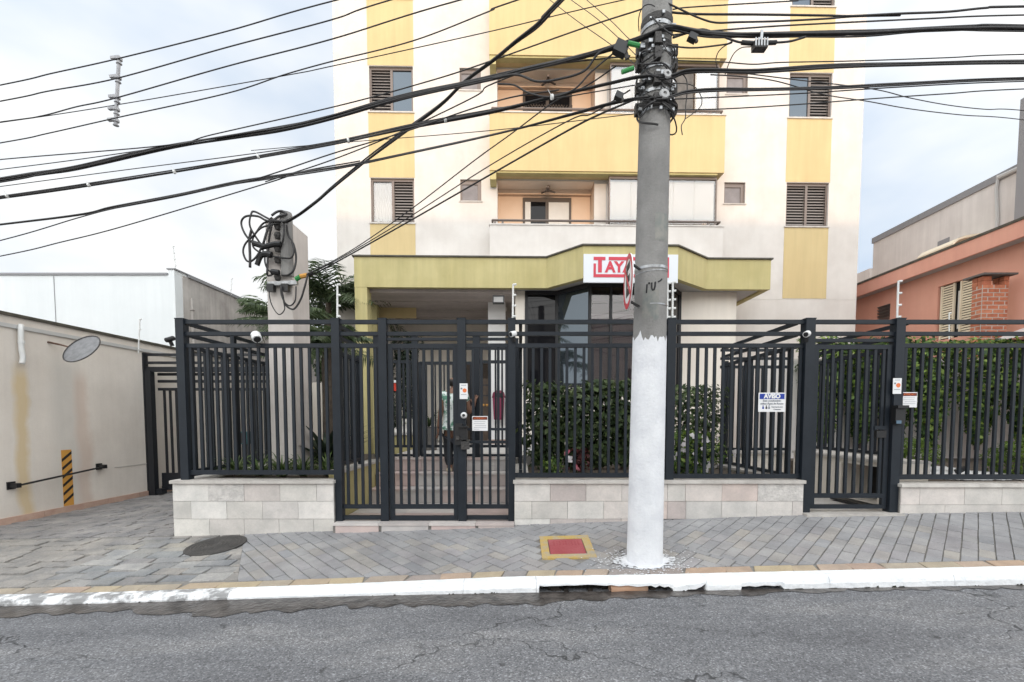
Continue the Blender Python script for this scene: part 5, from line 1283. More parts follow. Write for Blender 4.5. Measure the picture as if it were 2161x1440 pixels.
for args in (
 ('topmost thin wire crossing the upper left sky to the frame top', [(0, 180), (110, 155), (245, 125), (480, 66), (712, 0)], 4.9, 4.5, .0065),
 ('second thin wire from the top through the white wire spreader', [(0, 214), (100, 193), (245, 166), (480, 100), (700, 42), (825, 0)], 4.9, 4.4, .0065),
 ('third thin wire from the top through the white wire spreader', [(0, 258), (88, 245), (160, 226), (245, 207), (480, 140), (700, 83), (972, 0)], 4.9, 4.3, .0065),
 ('fine wire rising gently past the spreader over the yellow band', [(0, 259), (250, 221), (600, 160), (700, 140), (1033, 67), (1317, 0)], 5.0, 4.2, .0045),
 ('wire at the foot of the white spreader rising to the frame top', [(0, 302), (100, 282), (250, 248), (480, 197), (600, 158), (700, 130), (873, 86), (1033, 24), (1093, 0)], 4.9, 4.3, .006),
 ('thin wire merging above the thickest bundle at left', [(0, 337), (350, 307), (450, 284), (720, 222), (900, 173), (1010, 138), (1230, 60), (1360, 18)], 5.4, 3.8, .006),
 ('thin wire crossing just above the thickest bundle at far left', [(0, 358), (200, 332), (410, 300), (500, 283), (700, 246), (860, 205)], 5.4, 4.6, .005),
 ('thin wire below the thickest bundle reaching the right balcony', [(0, 394), (240, 362), (530, 325), (700, 299), (870, 262), (1033, 232), (1340, 180)], 5.4, 3.8, .0045),
 ('fine wire across the yellow band below the second bundle', [(530, 318), (700, 303), (1033, 276), (1345, 240)], 5.0, 3.8, .0035),
 ('thin wire passing under the second bundle over the left windows', [(560, 384), (700, 338), (843, 280), (1000, 205), (1033, 180), (1150, 140), (1330, 118)], 5.0, 3.75, .006),
 ('thin wire rising from the lowest bundle at the left frame edge', [(0, 508), (165, 460), (260, 436), (480, 392), (560, 372), (700, 325), (840, 283), (1050, 213), (1180, 190)], 5.2, 3.9, .006),
 ('lowest wire in the left sky, rising from below the bundles', [(0, 541), (130, 511), (260, 478), (560, 388), (640, 362), (760, 340)], 5.2, 4.6, .006),
 ('upper drooping loop of cable below the bundle left of the pole', [(1040, 166), (1090, 158), (1133, 172), (1180, 167), (1233, 150), (1263, 113), (1300, 96)], 4.0, 3.7, .009),
 ('lower drooping loop of cable below the bundle left of the pole', [(1050, 177), (1085, 180), (1115, 196), (1160, 205), (1210, 190), (1250, 150), (1310, 100)], 4.0, 3.7, .007),
 ('thin wire from the frame top down to the pole, leftmost of three', [(1160, 0), (1220, 46), (1287, 93), (1345, 140)], 4.6, 3.8, .0035),
 ('thin wire from the frame top down to the pole, middle of three', [(1205, 0), (1260, 40), (1310, 85), (1345, 120)], 4.6, 3.8, .0035),
 ('thin wire from the frame top down to the pole, rightmost of three', [(1238, 0), (1290, 45), (1325, 80), (1350, 100)], 4.6, 3.8, .0035),
 ('service wire from the pole to the rendered pillar, upper of three', [(1300, 140), (1240, 180), (1170, 215), (1080, 282), (1000, 340), (870, 440), (760, 517), (690, 558), (630, 588)], 3.75, 5.86, .006),
 ('service wire from the pole to the rendered pillar, middle of three', [(1330, 190), (1250, 240), (1200, 255), (1033, 350), (850, 467), (715, 547), (640, 583)], 3.75, 5.86, .006),
 ('service wire from the pole to the rendered pillar, lowest and thickest', [(1340, 210), (1265, 242), (1200, 275), (1033, 370), (850, 475), (720, 548), (655, 583)], 3.75, 5.86, .009),
 ('uppermost wavy cable running right from the pole top', [(1400, 25), (1470, 30), (1600, 31), (1740, 33), (1800, 34), (1900, 29), (2000, 25), (2080, 17), (2161, 14)], 3.7, 3.9, .0085),
 ('sagging cable leaving the pole top and rejoining the upper right cable', [(1405, 5), (1440, 22), (1475, 38), (1510, 48), (1560, 47), (1640, 45), (1740, 40), (1805, 35), (1900, 33)], 3.66, 3.85, .007),
 ('thin wire at the very top right of the pole', [(1420, 20), (1450, 16), (1560, 9), (1680, 2), (1720, -2)], 3.7, 3.85, .005),
 ('thin wire between the two upper right cables', [(1410, 75), (1500, 66), (1600, 58), (1700, 52), (1950, 40), (2161, 32)], 3.7, 3.9, .006),
 ('looped cable carrying the grey splice box right of the pole', [(1420, 80), (1450, 70), (1475, 63), (1495, 65), (1540, 83), (1565, 90), (1600, 91), (1640, 90), (1670, 87), (1700, 78)], 3.66, 3.7, .008),
 ('short sagging wire under the splice box', [(1405, 92), (1430, 99), (1470, 101), (1530, 94), (1545, 90)], 3.66, 3.7, .006),
 ('wire curling down from the splice box towards the balcony', [(1585, 99), (1565, 101), (1550, 112), (1540, 130), (1530, 158)], 3.7, 3.9, .004),
 ('short wire curling down right of the pole', [(1547, 86), (1520, 105), (1511, 125), (1514, 148)], 3.7, 3.75, .004),
 ('fine wire just above the middle right bundle', [(1430, 128), (1520, 131), (1590, 136), (1650, 132), (1800, 129), (2000, 122), (2161, 115)], 3.7, 3.9, .0045),
 ('fine wire just below the lower right bundle', [(1410, 210), (1530, 205), (1700, 197), (1900, 184), (2161, 172)], 3.7, 3.9, .0045),
 ('lowest fine wire running right from the pole', [(1405, 233), (1530, 230), (1680, 221), (1850, 208), (2000, 198), (2161, 188)], 3.7, 3.9, .0045),
 ('thin wire sloping down to the far right, lower of two', [(1500, 158), (1565, 162), (1640, 172), (1740, 200), (1830, 214), (1920, 230), (2030, 243), (2150, 252)], 3.75, 5.5, .005),
 ('thin wire sloping down to the far right, upper of two', [(1520, 148), (1650, 165), (1840, 188), (1920, 207), (2000, 222), (2080, 231), (2155, 233)], 3.75, 5.5, .005),
 ('loose wire hanging right of the pole with a frayed end', [(1440, 155), (1449, 170), (1450, 195), (1447, 225), (1446, 250), (1438, 266), (1440, 285)], 3.66, 3.66, .004),
 ('curved loose wire hanging beside the right insulator', [(1420, 175), (1460, 180), (1478, 200), (1480, 222), (1462, 240), (1445, 252)], 3.66, 3.66, .0035),
): cable(*args)
cable('thickest cable bundle sweeping from the left edge up to the pole', [(0, 380), (90, 365), (175, 352), (350, 313), (500, 288), (600, 272), (700, 250), (860, 205), (1040, 166), (1100, 152), (1200, 128), (1330, 90), (1400, 62)], 5.5, 3.62, .0085, 8, 'cable_bundle', 1.5)
cable('second cable bundle with white ties below the thickest one', [(0, 416), (190, 390), (370, 362), (545, 331), (720, 300), (870, 268), (1040, 235), (1165, 205), (1280, 178), (1345, 164), (1400, 163)], 5.5, 3.62, .0085, 4, 'cable_bundle', .9)
cable('lowest cable bundle on the left, ending low on the pole', [(0, 474), (175, 453), (240, 438), (380, 411), (480, 390), (560, 377), (720, 353), (860, 325), (1040, 286), (1200, 245), (1290, 220), (1345, 209), (1400, 208)], 5.5, 3.62, .0075, 3, 'cable_bundle', .9)
cable('twisted cable climbing from the pillar top across the tower to the frame top', [(590, 475), (612, 464), (640, 447), (670, 424), (700, 397), (770, 341), (850, 280), (930, 220), (980, 173), (1040, 128), (1085, 92), (1130, 58), (1160, 25), (1185, 0)], 5.87, 3.6, .011, 3, 'cable_bundle', .8)
cable('thickest cable bundle running right from the pole', [(1390, 62), (1420, 58), (1480, 69), (1540, 73), (1600, 73), (1740, 71), (1850, 68), (1960, 61), (2050, 58), (2161, 58)], 3.62, 3.9, .0085, 7, 'cable_bundle', 1.3)
cable('middle cable bundle running right from the pole', [(1390, 164), (1420, 160), (1450, 152), (1520, 150), (1600, 150), (1740, 142), (1900, 137), (2161, 132)], 3.62, 3.9, .0085, 4, 'cable_bundle', .9)
cable('lower cable bundle running right from the pole', [(1385, 209), (1410, 207), (1450, 195), (1520, 191), (1600, 190), (1760, 185), (1900, 178), (2161, 167)], 3.62, 3.9, .008, 3, 'cable_bundle', .8)
# ties
b = MB()
for i, (px, py, Y) in enumerate(((15, 414, 5.45), (187, 391, 5.2), (368, 363, 4.95), (545, 331, 4.72), (735, 297, 4.45), (940, 254, 4.2), (1165, 205, 3.85))):
    p = P(px, py, Y); b = MB(); b.lathe([(.021, -.009), (.021, .009)], p, 10, (1, .2, .25)); b.bar(p, p + Vector((-.035, 0, .06)), .005, .003)
    o = obj('cable_tie', b, A['pvc']); tag(o, ['white tie on the second bundle at the left frame edge', 'white tie on the second bundle left of the pillar, second from the frame edge', 'white tie on the second bundle, third from the left frame edge', 'white tie on the second bundle nearest above the pillar', 'white tie on the second bundle in front of the yellow band', 'white tie on the second bundle beside the tower small window', 'white tie on the second bundle nearest the pole'][i], 'cable tie', 'white ties on the second bundle')
# wire spreader
ws = thing('wire_spreader', P(245, 195, 4.87), 'pale vertical wire spreader holding five wires in the left sky', 'wire spreader')
s0_, s1_ = P(251, 122, 4.86), P(244, 262, 4.86)
obj('rod', MB().tube([s0_, s1_], .016, 8), A['pvcg'], ws)
for t in (.02, .3, .6, .78, .95):
    p = s0_.lerp(s1_, t); b = MB().lathe([(.03, -.012), (.03, .012)], p, 10, (0, 0, 1)).lathe([(.026, 0), (.026, .008)], p + Vector((0, 0, -.05)), 10, (0, 0, 1)).bar(p + Vector((-.07, -.01, 0)), p + Vector((.02, -.01, .01)), .03, .025); obj('clamp', b, A['pvcg'], ws)
# boxes on the wires
bx = thing('splice_box', P(1602, 97, 3.66), 'grey splice box hanging under the upper right cable bundle', 'splice box')
p = P(1603, 98, 3.66); cube('case', bx, p, (.1, .06, .055), A['iron']); b = MB()
for k in range(5): b.box(p.x - .05 + k * .022, p.x - .04 + k * .022, p.y - .035, p.y - .03, p.z - .02, p.z + .04)
obj('fin', b, A['galv'], bx); obj('hanger', MB().bar(p + Vector((.01, 0, .03)), p + Vector((.015, 0, .12)), .02, .01), A['galv'], bx)
b = MB().tube([P(1565, 90, 3.67), P(1590, 92, 3.67)], .016, 8).tube([P(1615, 91, 3.67), P(1638, 90, 3.67)], .016, 8); obj('cable_sleeve', b, A['black'], bx)
for lab, px, py, s in (('dark clamp on the bundle just left of the pole top', 1310, 103, (.1, .06, .09)), ('small dark box on the lowest bundle just left of the pole', 1306, 204, (.06, .05, .045)), ('small dark box right of the pole below the upper bundle', 1461, 80, (.065, .05, .045))):
    t = thing('clamp_box', P(px, py, 3.66), lab, 'clamp'); p = P(px, py, 3.66); cube('body', t, p, s, A['black'], rot=Matrix.Rotation(R(25), 3, 'Y')); cube('tab', t, p + Vector((s[0] * .4, -.01, -s[2] * .6)), (s[0] * .3, .02, s[2] * .7), A['iron'], rot=Matrix.Rotation(R(-20), 3, 'Y'))
# cable tangle on the pillar
ct = thing('cable_tangle', P(560, 510, 5.8), 'tangle of looped black cables and splice tubes on the pillar top', 'cable coil')
def loop(pts, r, Y=5.82):
    q = [P(px, py, Y - random.uniform(0, .05)) for px, py in pts]; obj('cable_loop', MB().tube(catmull(q, 7), r, 6), A['cable'], ct, smooth=True)
zz = lambda l: [(480 + x / 5.143, 420 + y / 5.143) for x, y in l]
loop(zz([(620, 250), (470, 225), (300, 140), (255, 170), (245, 300), (340, 460), (380, 500)]), .012)
loop(zz([(640, 245), (440, 240), (330, 190), (200, 190), (150, 260), (190, 380), (280, 480), (360, 500)]), .013)
loop(zz([(560, 250), (400, 260), (300, 380), (200, 480), (170, 570), (200, 660), (250, 680), (320, 620), (380, 500), (440, 330), (480, 240)]), .012)
loop(zz([(580, 260), (480, 280), (360, 320), (280, 420), (280, 520), (350, 580), (400, 590)]), .011)
loop(zz([(470, 240), (430, 350), (400, 450), (380, 560)]), .014); loop(zz([(500, 230), (470, 330), (450, 470), (440, 600), (430, 820)]), .013)
loop(zz([(480, 180), (540, 140), (600, 135), (640, 170), (560, 190), (500, 230), (470, 200)]), .014)
loop(zz([(610, 260), (610, 400), (590, 480), (530, 500)]), .012); loop(zz([(640, 280), (660, 390), (720, 500), (745, 640), (720, 770), (660, 825), (590, 830)]), .013)
loop(zz([(480, 620), (600, 640), (690, 640), (720, 570), (700, 470)]), .011); loop(zz([(405, 600), (410, 700), (450, 780), (520, 790), (470, 830), (430, 820), (435, 700)]), .011)
loop(zz([(260, 340), (240, 440), (245, 620), (245, 745)]), .016); loop(zz([(450, 1000), (470, 1120), (520, 1220), (570, 1255), (620, 1200), (610, 1120), (590, 1000)]), .007)
loop(zz([(575, 930), (585, 1040), (620, 1120), (680, 1160), (735, 1100), (745, 950)]), .009); loop(zz([(870, 830), (840, 950), (800, 1080), (740, 1180), (690, 1195), (620, 1130), (580, 950)]), .012)
for l, r in ((zz([(280, 480), (400, 520), (520, 490), (580, 490)]), .034), (zz([(320, 720), (350, 640), (390, 590)]), .03), (zz([(390, 600), (440, 600), (480, 610)]), .04), (zz([(480, 790), (560, 800)]), .035)):
    q = [P(px, py, 5.80) for px, py in l]; obj('splice_tube', MB().tube(q, r, 8), A['black'], ct)
for yy in (300, 400, 540, 660, 850):
    p = P(480 + 545 / 5.143, 420 + yy / 5.143, 5.84); obj('insulator', MB().lathe([(.03, -.04), (.045, 0), (.03, .04)], p, 8), A['iron'], ct)
mt = thing('service_bracket', P(595, 600, 5.85), 'galvanised bracket with two black insulators on the rendered pillar', 'bracket')
b = MB().bar(P(566, 600, 5.86), P(628, 597, 5.86), .05, .05); obj('arm', b, A['galv'], mt)
for px in (572, 603): cube('insulator', mt, P(px, 608, 5.83), (.085, .07, .09), A['black'])
gc = thing('wire_clamp', P(632, 588, 5.8), 'green and orange wire clamp beside the rendered pillar', 'clamp')
obj('green_end', MB().tube([P(624, 590, 5.82), P(634, 584, 5.82)], .03, 8), A['green'], gc); obj('orange_end', MB().tube([P(634, 584, 5.82), P(648, 581, 5.82)], .03, 8), A['amber'], gc); obj('hook', MB().tube([P(648, 582, 5.82), P(660, 574, 5.82)], .02, 6), A['iron'], gc)

# ================================================================ SMALL FIXTURES
def rod(label, px, y0, y1, Y, n=3, m=None, lean=0):
    t = thing('electric_fence_rod', P(px, y1, Y), label, 'fence rod', 'electric fence rods')
    a, c = P(px, y1, Y), P(px + lean, y0, Y); r = .011
    obj('rod', MB().tube([a, c], r, 6), m or A['pvc'], t)
    for k in range(n + 1):
        p = a.lerp(c, (k + .35) / (n + .4)); obj('insulator', MB().tube([p, p + Vector((.035, -.01, 0))], .012, 6), A['pvc'], t)
rod('pale electric fence rod on the corner of the pale building', 370, 520, 566, 11.05, 3, lean=-5); rod('pale electric fence rod along the stained side wall', 486, 588, 626, 13, 3, lean=3)
rod('electric fence rod on the left boundary wall by the driveway gate', 292, 673, 746, 8.0, 3, lean=3); rod('white electric fence rod on the post beside the palm', 712, 600, 676, YP, 3)
rod('white electric fence rod on the right entrance post', 1082, 600, 676, YP, 3, lean=1); rod('white electric fence rod just right of the pole, left of a pair', 1408, 597, 676, YP, 4, lean=1); rod('white electric fence rod just right of the pole, right of a pair', 1419, 595, 676, YP, 4, lean=1)
rod('white electric fence rod on the right post of the side gate', 1893, 593, 678, YP, 3, lean=3); rod('thin electric fence rod in front of the brick chimney', 2003, 660, 716, 8.0, 2)
def bullet(label, px, py, Y, dirv, L=.1, r=.04, m='white'):
    t = thing('security_camera', P(px, py, Y), label, 'camera'); c = P(px, py, Y); d_ = Vector(dirv).normalized()
    obj('body', MB().lathe([(r * .8, -L / 2), (r, -L / 2 + .01), (r, L / 2 - .005), (r * .95, L / 2)], c, 14, d_), A[m], t, smooth=False)
    obj('lens', MB().lathe([(r * .75, L / 2 + .001), (r * .7, L / 2 + .006)], c, 12, d_), A['black'], t)
    obj('mount', MB().bar(c - Vector((0, 0, r * .8)), c + Vector((.01, .02, -r - .05)), .03, .03), A['black'], t)
bullet('white dome security camera on the left front fence rail', 541, 711, 5.06, (.5, -.55, -.65), .1, .05)
bullet('small white security camera on the right entrance post', 1083, 705, 5.06, (-.75, -.6, -.25), .07, .032); bullet('small white camera with black end on the left side gate post', 1703, 705, 5.04, (-.7, -.6, -.3), .07, .034)
bullet('dark camera on the corner fence post over the driveway', 359, 716, 5.4, (-.3, -.8, -.4), .1, .028, 'black')
ic = thing('ball_camera', P(979, 877, 5.03), 'round white ball camera on the entrance gate post', 'camera'); c = P(979, 877, 5.04)
bm_ = MB(); bm_.lathe([(.012, -.034), (.03, -.02), (.037, 0), (.03, .02), (.02, .032)], c, 16, (0, -1, 0)); obj('ball', bm_, A['white'], ic, smooth=True); obj('lens', MB().lathe([(.017, .033), (.015, .037)], c, 14, (0, -1, 0)), A['black'], ic)
ip = thing('intercom', P(979, 920, 5.05), 'black intercom panel below the white ball camera', 'intercom'); c = P(979, 915, 5.06)
cube('case', ip, c, (.085, .05, .14), A['black']); cube('hood', ip, c + Vector((0, -.03, .075)), (.1, .06, .015), A['black']); cube('keypad', ip, P(982, 940, 5.05), (.09, .05, .09), A['iron'])
ip = thing('intercom', P(1893, 893, 5.05), 'black intercom with a pale screen on the right side gate post', 'intercom'); c = P(1896, 878, 5.05)
cube('case', ip, c, (.11, .06, .17), A['black']); cube('hood', ip, c + Vector((0, -.02, .1)), (.12, .09, .03), A['black']); cube('screen', ip, P(1897, 891, 5.012), (.055, .004, .035), A['bluegrey'])
def sticker(label, px, py, w, h, Y, kind):
    t = thing('sticker', P(px, py, Y), label, 'sticker'); x0, x1 = P(px - w / 2, py, Y).x, P(px + w / 2, py, Y).x; z0, z1 = P(px, py + h / 2, Y).z, P(px, py - h / 2, Y).z
    cubex('plate', t, x0, x1, Y, Y + .003, z0, z1, A['plate']); W_ = x1 - x0; H_ = z1 - z0; y = Y - .0015
    if kind == 'round':
        obj('orange_mark', MB().lathe([(W_ * .26, 0), (W_ * .26, .001)], (x0 + W_ * .62, y + .001, z0 + H_ * .55), 14, (0, -1, 0)), A['orange'], t); cubex('grey_mark', t, x0 + W_ * .12, x0 + W_ * .34, y, y + .001, z0 + H_ * .62, z0 + H_ * .72, A['greytext'])
        cubex('text_line', t, x0 + W_ * .15, x1 - W_ * .15, y, y + .001, z0 + H_ * .27, z0 + H_ * .3, A['greytext'])
        cubex('text_line', t, x0 + W_ * .2, x1 - W_ * .2, y, y + .001, z0 + H_ * .87, z0 + H_ * .9, A['greytext'])
    else:
        cubex('header_band', t, x0 + .006, x1 - .006, y, y + .001, z1 - H_ * .25, z1 - H_ * .05, A['brownband']); text('header', t, 'ATENÇÃO !', ((x0 + x1) / 2, y - .001, z1 - H_ * .15), .026, A['orange'], w=W_ * .75)
        for k, (a, c) in enumerate(((.15, .85), (.1, .8), (.2, .9), (.1, .9), (.12, .45))): cubex('text_line', t, x0 + W_ * a, x0 + W_ * c, y, y + .001, z1 - H_ * (.38 + .13 * k), z1 - H_ * (.36 + .13 * k), A['greytext'])
sticker('white sticker with an orange circle on the entrance gate post', 978.5, 826, 17, 33, 5.078, 'round'); sticker('white notice with a brown header hung on the entrance railing', 1013, 894, 33, 31, 5.098, 'band')
sticker('white sticker with an orange circle on the right side gate post', 1893.5, 815, 18, 33, 5.074, 'round'); sticker('white notice with a brown header beside the right side gate post', 1919, 844, 33, 32, 5.098, 'band')
av = thing('notice_sign', P(1628, 849, 5.1), 'white and blue AVISO notice about reused water on the fence', 'sign'); Y = 5.1
x0, x1, z0, z1 = P(1600.5, 849, Y).x, P(1657.5, 849, Y).x, P(1628, 869.5, Y).z, P(1628, 829, Y).z; W_, H_ = x1 - x0, z1 - z0
cubex('plate', av, x0, x1, Y, Y + .004, z0, z1, A['plate']); cubex('blue_band', av, x0 + .012, x1 - .012, Y - .0015, Y - .0005, z1 - H_ * .335, z1 - .012, A['signblue'])
xm = (x0 + x1) / 2
text('heading', av, 'AVISO', (xm, Y - .003, z1 - H_ * .195), .066, A['plate'], w=W_ * .62, bold=.0035); text('line_text', av, 'Este condomínio', (xm, Y - .002, z1 - H_ * .42), .03, A['greytext'], w=W_ * .66); text('line_text', av, 'utiliza Água de Reuso', (xm, Y - .002, z1 - H_ * .57), .03, A['greytext'], w=W_ * .84)
text('small_text', av, 'Imprópria para', (x0 + W_ * .7, Y - .002, z1 - H_ * .74), .02, A['greytext'], w=W_ * .42); text('small_text', av, 'Consumo', (x0 + W_ * .7, Y - .002, z1 - H_ * .87), .02, A['greytext'], w=W_ * .26)
for k, m in ((.18, 'signblue'), (.3, 'ink'), (.4, 'greytext')): obj('pictogram', MB().lathe([(.012, 0), (.012, .001)], (x0 + W_ * k, Y - .0005, z1 - H_ * .8), 8, (0, -1, 0)).box(x0 + W_ * k - .006, x0 + W_ * k + .004, Y - .0015, Y - .0005, z1 - H_ * .78, z1 - H_ * .66), A[m], av)
# left wall furniture
ds = thing('satellite_dish', (-6.2, 6.6, 2.5), 'grey mesh satellite dish on a rusty arm on the left wall', 'satellite dish')
c = P(180, 742, 6.15); ax = Vector((-.1, -.78, .56)).normalized(); r_ = .235
prof = [(r_ * t, .05 * t * t) for t in (.02, .2, .4, .6, .8, 1.0)]
obj('reflector', MB().lathe(prof[::1], c, 32, ax), mat('dish_grey', (.16, .16, .165), (.24, .24, .245), sc=18, rough=.5, metal=.2), ds, smooth=False)
b = MB()
for t in (.25, .45, .65, .85, 1.0):
    q = []; Q = Vector((0, 0, 1)).rotation_difference(ax)
    for k in range(33): a = 2 * math.pi * k / 32; q.append(c + Q @ Vector((r_ * t * math.cos(a), r_ * t * math.sin(a), .05 * t * t + .003)))
    b.tube(q, .0045 if t < 1 else .008, 5, False)
obj('ring', b, A['iron'], ds); a_ = PX(100, 722, -6.7); obj('arm', MB().tube([a_, PX(128, 728, -6.6), c], [.014, .014, .006], 6), mat('rusty_arm', (.09, .05, .035), (.16, .09, .06), sc=20, rough=.8), ds)
dp = thing('downspout', (-6.65, 6.1, 2.2), 'short white plastic downspout on the left wall above a yellow stain', 'pipe')
q = [PX(44, 686, -6.66), PX(44, 700, -6.64), PX(45, 735, -6.64), PX(48, 755, -6.63), PX(46, 768, -6.63)]; obj('pipe', MB().tube(catmull(q, 4), .03, 10), A['pvc'], dp, smooth=True); obj('collar', MB().lathe([(.036, -.02), (.036, .02)], PX(45, 722, -6.64), 10), A['pvc'], dp)
br = thing('barrier_rail', (-6.6, 6.7, .55), 'black rail on two brackets low on the left wall', 'rail')
p0, p1 = PX(38, 1025, -6.6), PX(221, 985, -6.6); obj('bar', MB().tube([p0, p1], .014, 8), A['black'], br)
for p in (p0, p1): cube('bracket', br, p + Vector((-.04, 0, 0)), (.11, .06, .06), A['black']); cube('bracket_plate', br, p + Vector((-.09, 0, 0)), (.012, .1, .1), A['black'])
hm = thing('hazard_marker', (-6.69, 6.7, .5), 'yellow and black striped hazard strip on the left wall', 'marker')
ya, yb_ = 6.64, 6.79; zl, zh = .12, .95; cubex('plate', hm, WX + .001, WX + .006, ya, yb_, zl, zh, A['amber'])
k = 0; zc = zl + .03
while zc < zh - .16:
    obj('black_stripe', MB().prism([(WX + .0065, ya, zc), (WX + .0065, yb_, zc + .11), (WX + .0065, yb_, zc + .155), (WX + .0065, ya, zc + .045)], (.001, 0, 0)), A['ink'], hm); zc += .125
# porch objects
bn = thing('litter_bin', (-.45, 10.7, 1.6), 'maroon litter bin hung on the white porch pillar', 'bin'); x0, x1 = P(1040, 850, 10.6).x, P(1064, 850, 10.6).x; z0, z1 = P(0, 886, 10.6).z, P(0, 824, 10.6).z
b = MB(); xm = (x0 + x1) / 2; b.prism([(x0 + .03, 10.5, z0), (x1 - .03, 10.5, z0), (x1, 10.5, z1 - .18), (x0, 10.5, z1 - .18)], (0, .3, 0)); obj('bucket', b, A['bin'], bn)
b = MB(); b.lathe([(.155, 0), (.155, .03), (.13, .12), (.06, .17)], (xm, 10.65, z1 - .17), 14); obj('lid', b, A['bin'], bn); cubex('mouth', bn, x0 + .05, x1 - .05, 10.488, 10.499, z1 - .16, z1 - .07, A['black'])
mbx = thing('mailbox_panel', (-1.0, 10.9, 1.6), 'dark mailbox panel with amber labels in the porch', 'mailbox'); x0, x1 = P(1000, 850, 11).x, P(1033, 850, 11).x
cubex('cabinet', mbx, x0, x1, 10.95, 11.15, P(0, 930, 11).z, P(0, 800, 11).z, A['wood'])
for i in range(3): cubex('label', mbx, x0 + .09 + i * .1, x0 + .16 + i * .1, 10.944, 10.949, P(0, 858, 11).z, P(0, 853, 11).z, A['amber'])
for i in range(4): cubex('slot', mbx, x0 + .03, x1 - .03, 10.944, 10.949, P(0, 815 + i * 22, 11).z, P(0, 812 + i * 22, 11).z, A['ink'])
fe = thing('alarm_box', P(835, 815, 9.4), 'small red and white alarm box on a bracket at the left of the porch', 'alarm box'); c = P(836, 817, 9.4)
cube('body', fe, c, (.09, .07, .17), A['redp']); cube('top', fe, c + Vector((0, -.01, .11)), (.1, .09, .05), A['plate']); cube('stem', fe, c + Vector((0, .02, -.5)), (.03, .03, .82), A['iron'])
pt = thing('planter_block', (-2.6, 9.8, .9), 'yellow masonry planter with a pale stone top beside the porch steps', 'planter'); x0, x1 = P(832, 930, 9.3).x, P(872, 930, 9.3).x
cubex('body', pt, x0, x1, 9.2, 10.2, .3, P(0, 920, 9.3).z, A['olive']); b = MB(); zt = P(0, 918, 9.3).z; b.prism([(x0 - .03, 9.15, zt), (x1 + .03, 9.15, zt), (x1 + .03, 10.2, zt + .28), (x0 - .03, 10.2, zt + .28)], (0, 0, .05)); obj('stone_top', b, A['coping'], pt)
fl = thing('floodlight', P(1052, 633, 9.97), 'square black floodlight on the canopy edge above the entrance', 'lamp'); c = P(1052, 633, 10.02)
cube('case', fl, c, (.25, .08, .17), A['black'], rot=Matrix.Rotation(R(-12), 3, 'X')); cube('lens', fl, c + Vector((0, -.044, -.005)), (.2, .006, .12), mat('lamp_lens', (.3, .29, .28), rough=.3), rot=Matrix.Rotation(R(-12), 3, 'X'))
cl = thing('ceiling_light', P(1058, 655, 11), 'round dull ceiling light under the canopy', 'lamp'); c = P(1058, 656, 11.0)
obj('shade', MB().lathe([(.14, .06), (.13, .0), (.09, -.04), (.03, -.055)], c, 18), A['greyh'], cl, smooth=True); obj('collar', MB().lathe([(.06, .06), (.06, .28)], c, 12), A['alu'], cl)
tb = thing('meter_box', P(518, 925, 6.6), 'small teal box behind the left fence bars', 'meter box'); c = P(518, 924, 8.0); cube('case', tb, c, (.12, .1, .22), A['teal']); cube('post', tb, c + Vector((0, .03, -.35)), (.05, .04, .5), A['iron']); cube('door', tb, c + Vector((0, -.053, 0)), (.09, .006, .18), A['black'])
lb = thing('letter_box', P(340, 915, 9), 'black letter box inside the driveway gate', 'letter box'); c = P(341, 915, 9); cube('case', lb, c, (.28, .16, .18), A['black']); cube('post', lb, c + Vector((0, .04, -.55)), (.06, .06, .9), A['iron']); cube('flap', lb, c + Vector((0, -.083, .03)), (.2, .006, .04), A['iron'])
sl = thing('garden_spotlight', P(2025, 996, 5.5), 'small black spotlight on the white pebbles', 'spotlight'); c = P(2026, 992, 5.55); cube('head', sl, c, (.1, .05, .055), A['black'], rot=Matrix.Rotation(R(-30), 3, 'Y')); cube('spike', sl, c - Vector((.02, 0, .05)), (.02, .02, .07), A['black'])
wa = thing('white_awning', (9.2, 8.3, 3), 'white curved awning edge beside the brick chimney at the right edge', 'awning')
b = MB(); n = 8
for i in range(n):
    f_ = lambda t: (9.05 + .9 * t, 2.92 + .28 * math.sin(t * 1.5))
    p, q = f_(i / n), f_((i + 1) / n); b.prism([(p[0], 7.9, p[1]), (q[0], 7.9, q[1]), (q[0], 7.9, q[1] - .03), (p[0], 7.9, p[1] - .03)], (0, .8, 0))
obj('sheet', b, A['white'], wa); cubex('frame', wa, 9.05, 9.95, 8.69, 8.72, 2.86, 2.91, A['iron']); cubex('leg', wa, 9.06, 9.1, 8.6, 8.64, .6, 2.9, A['iron'])

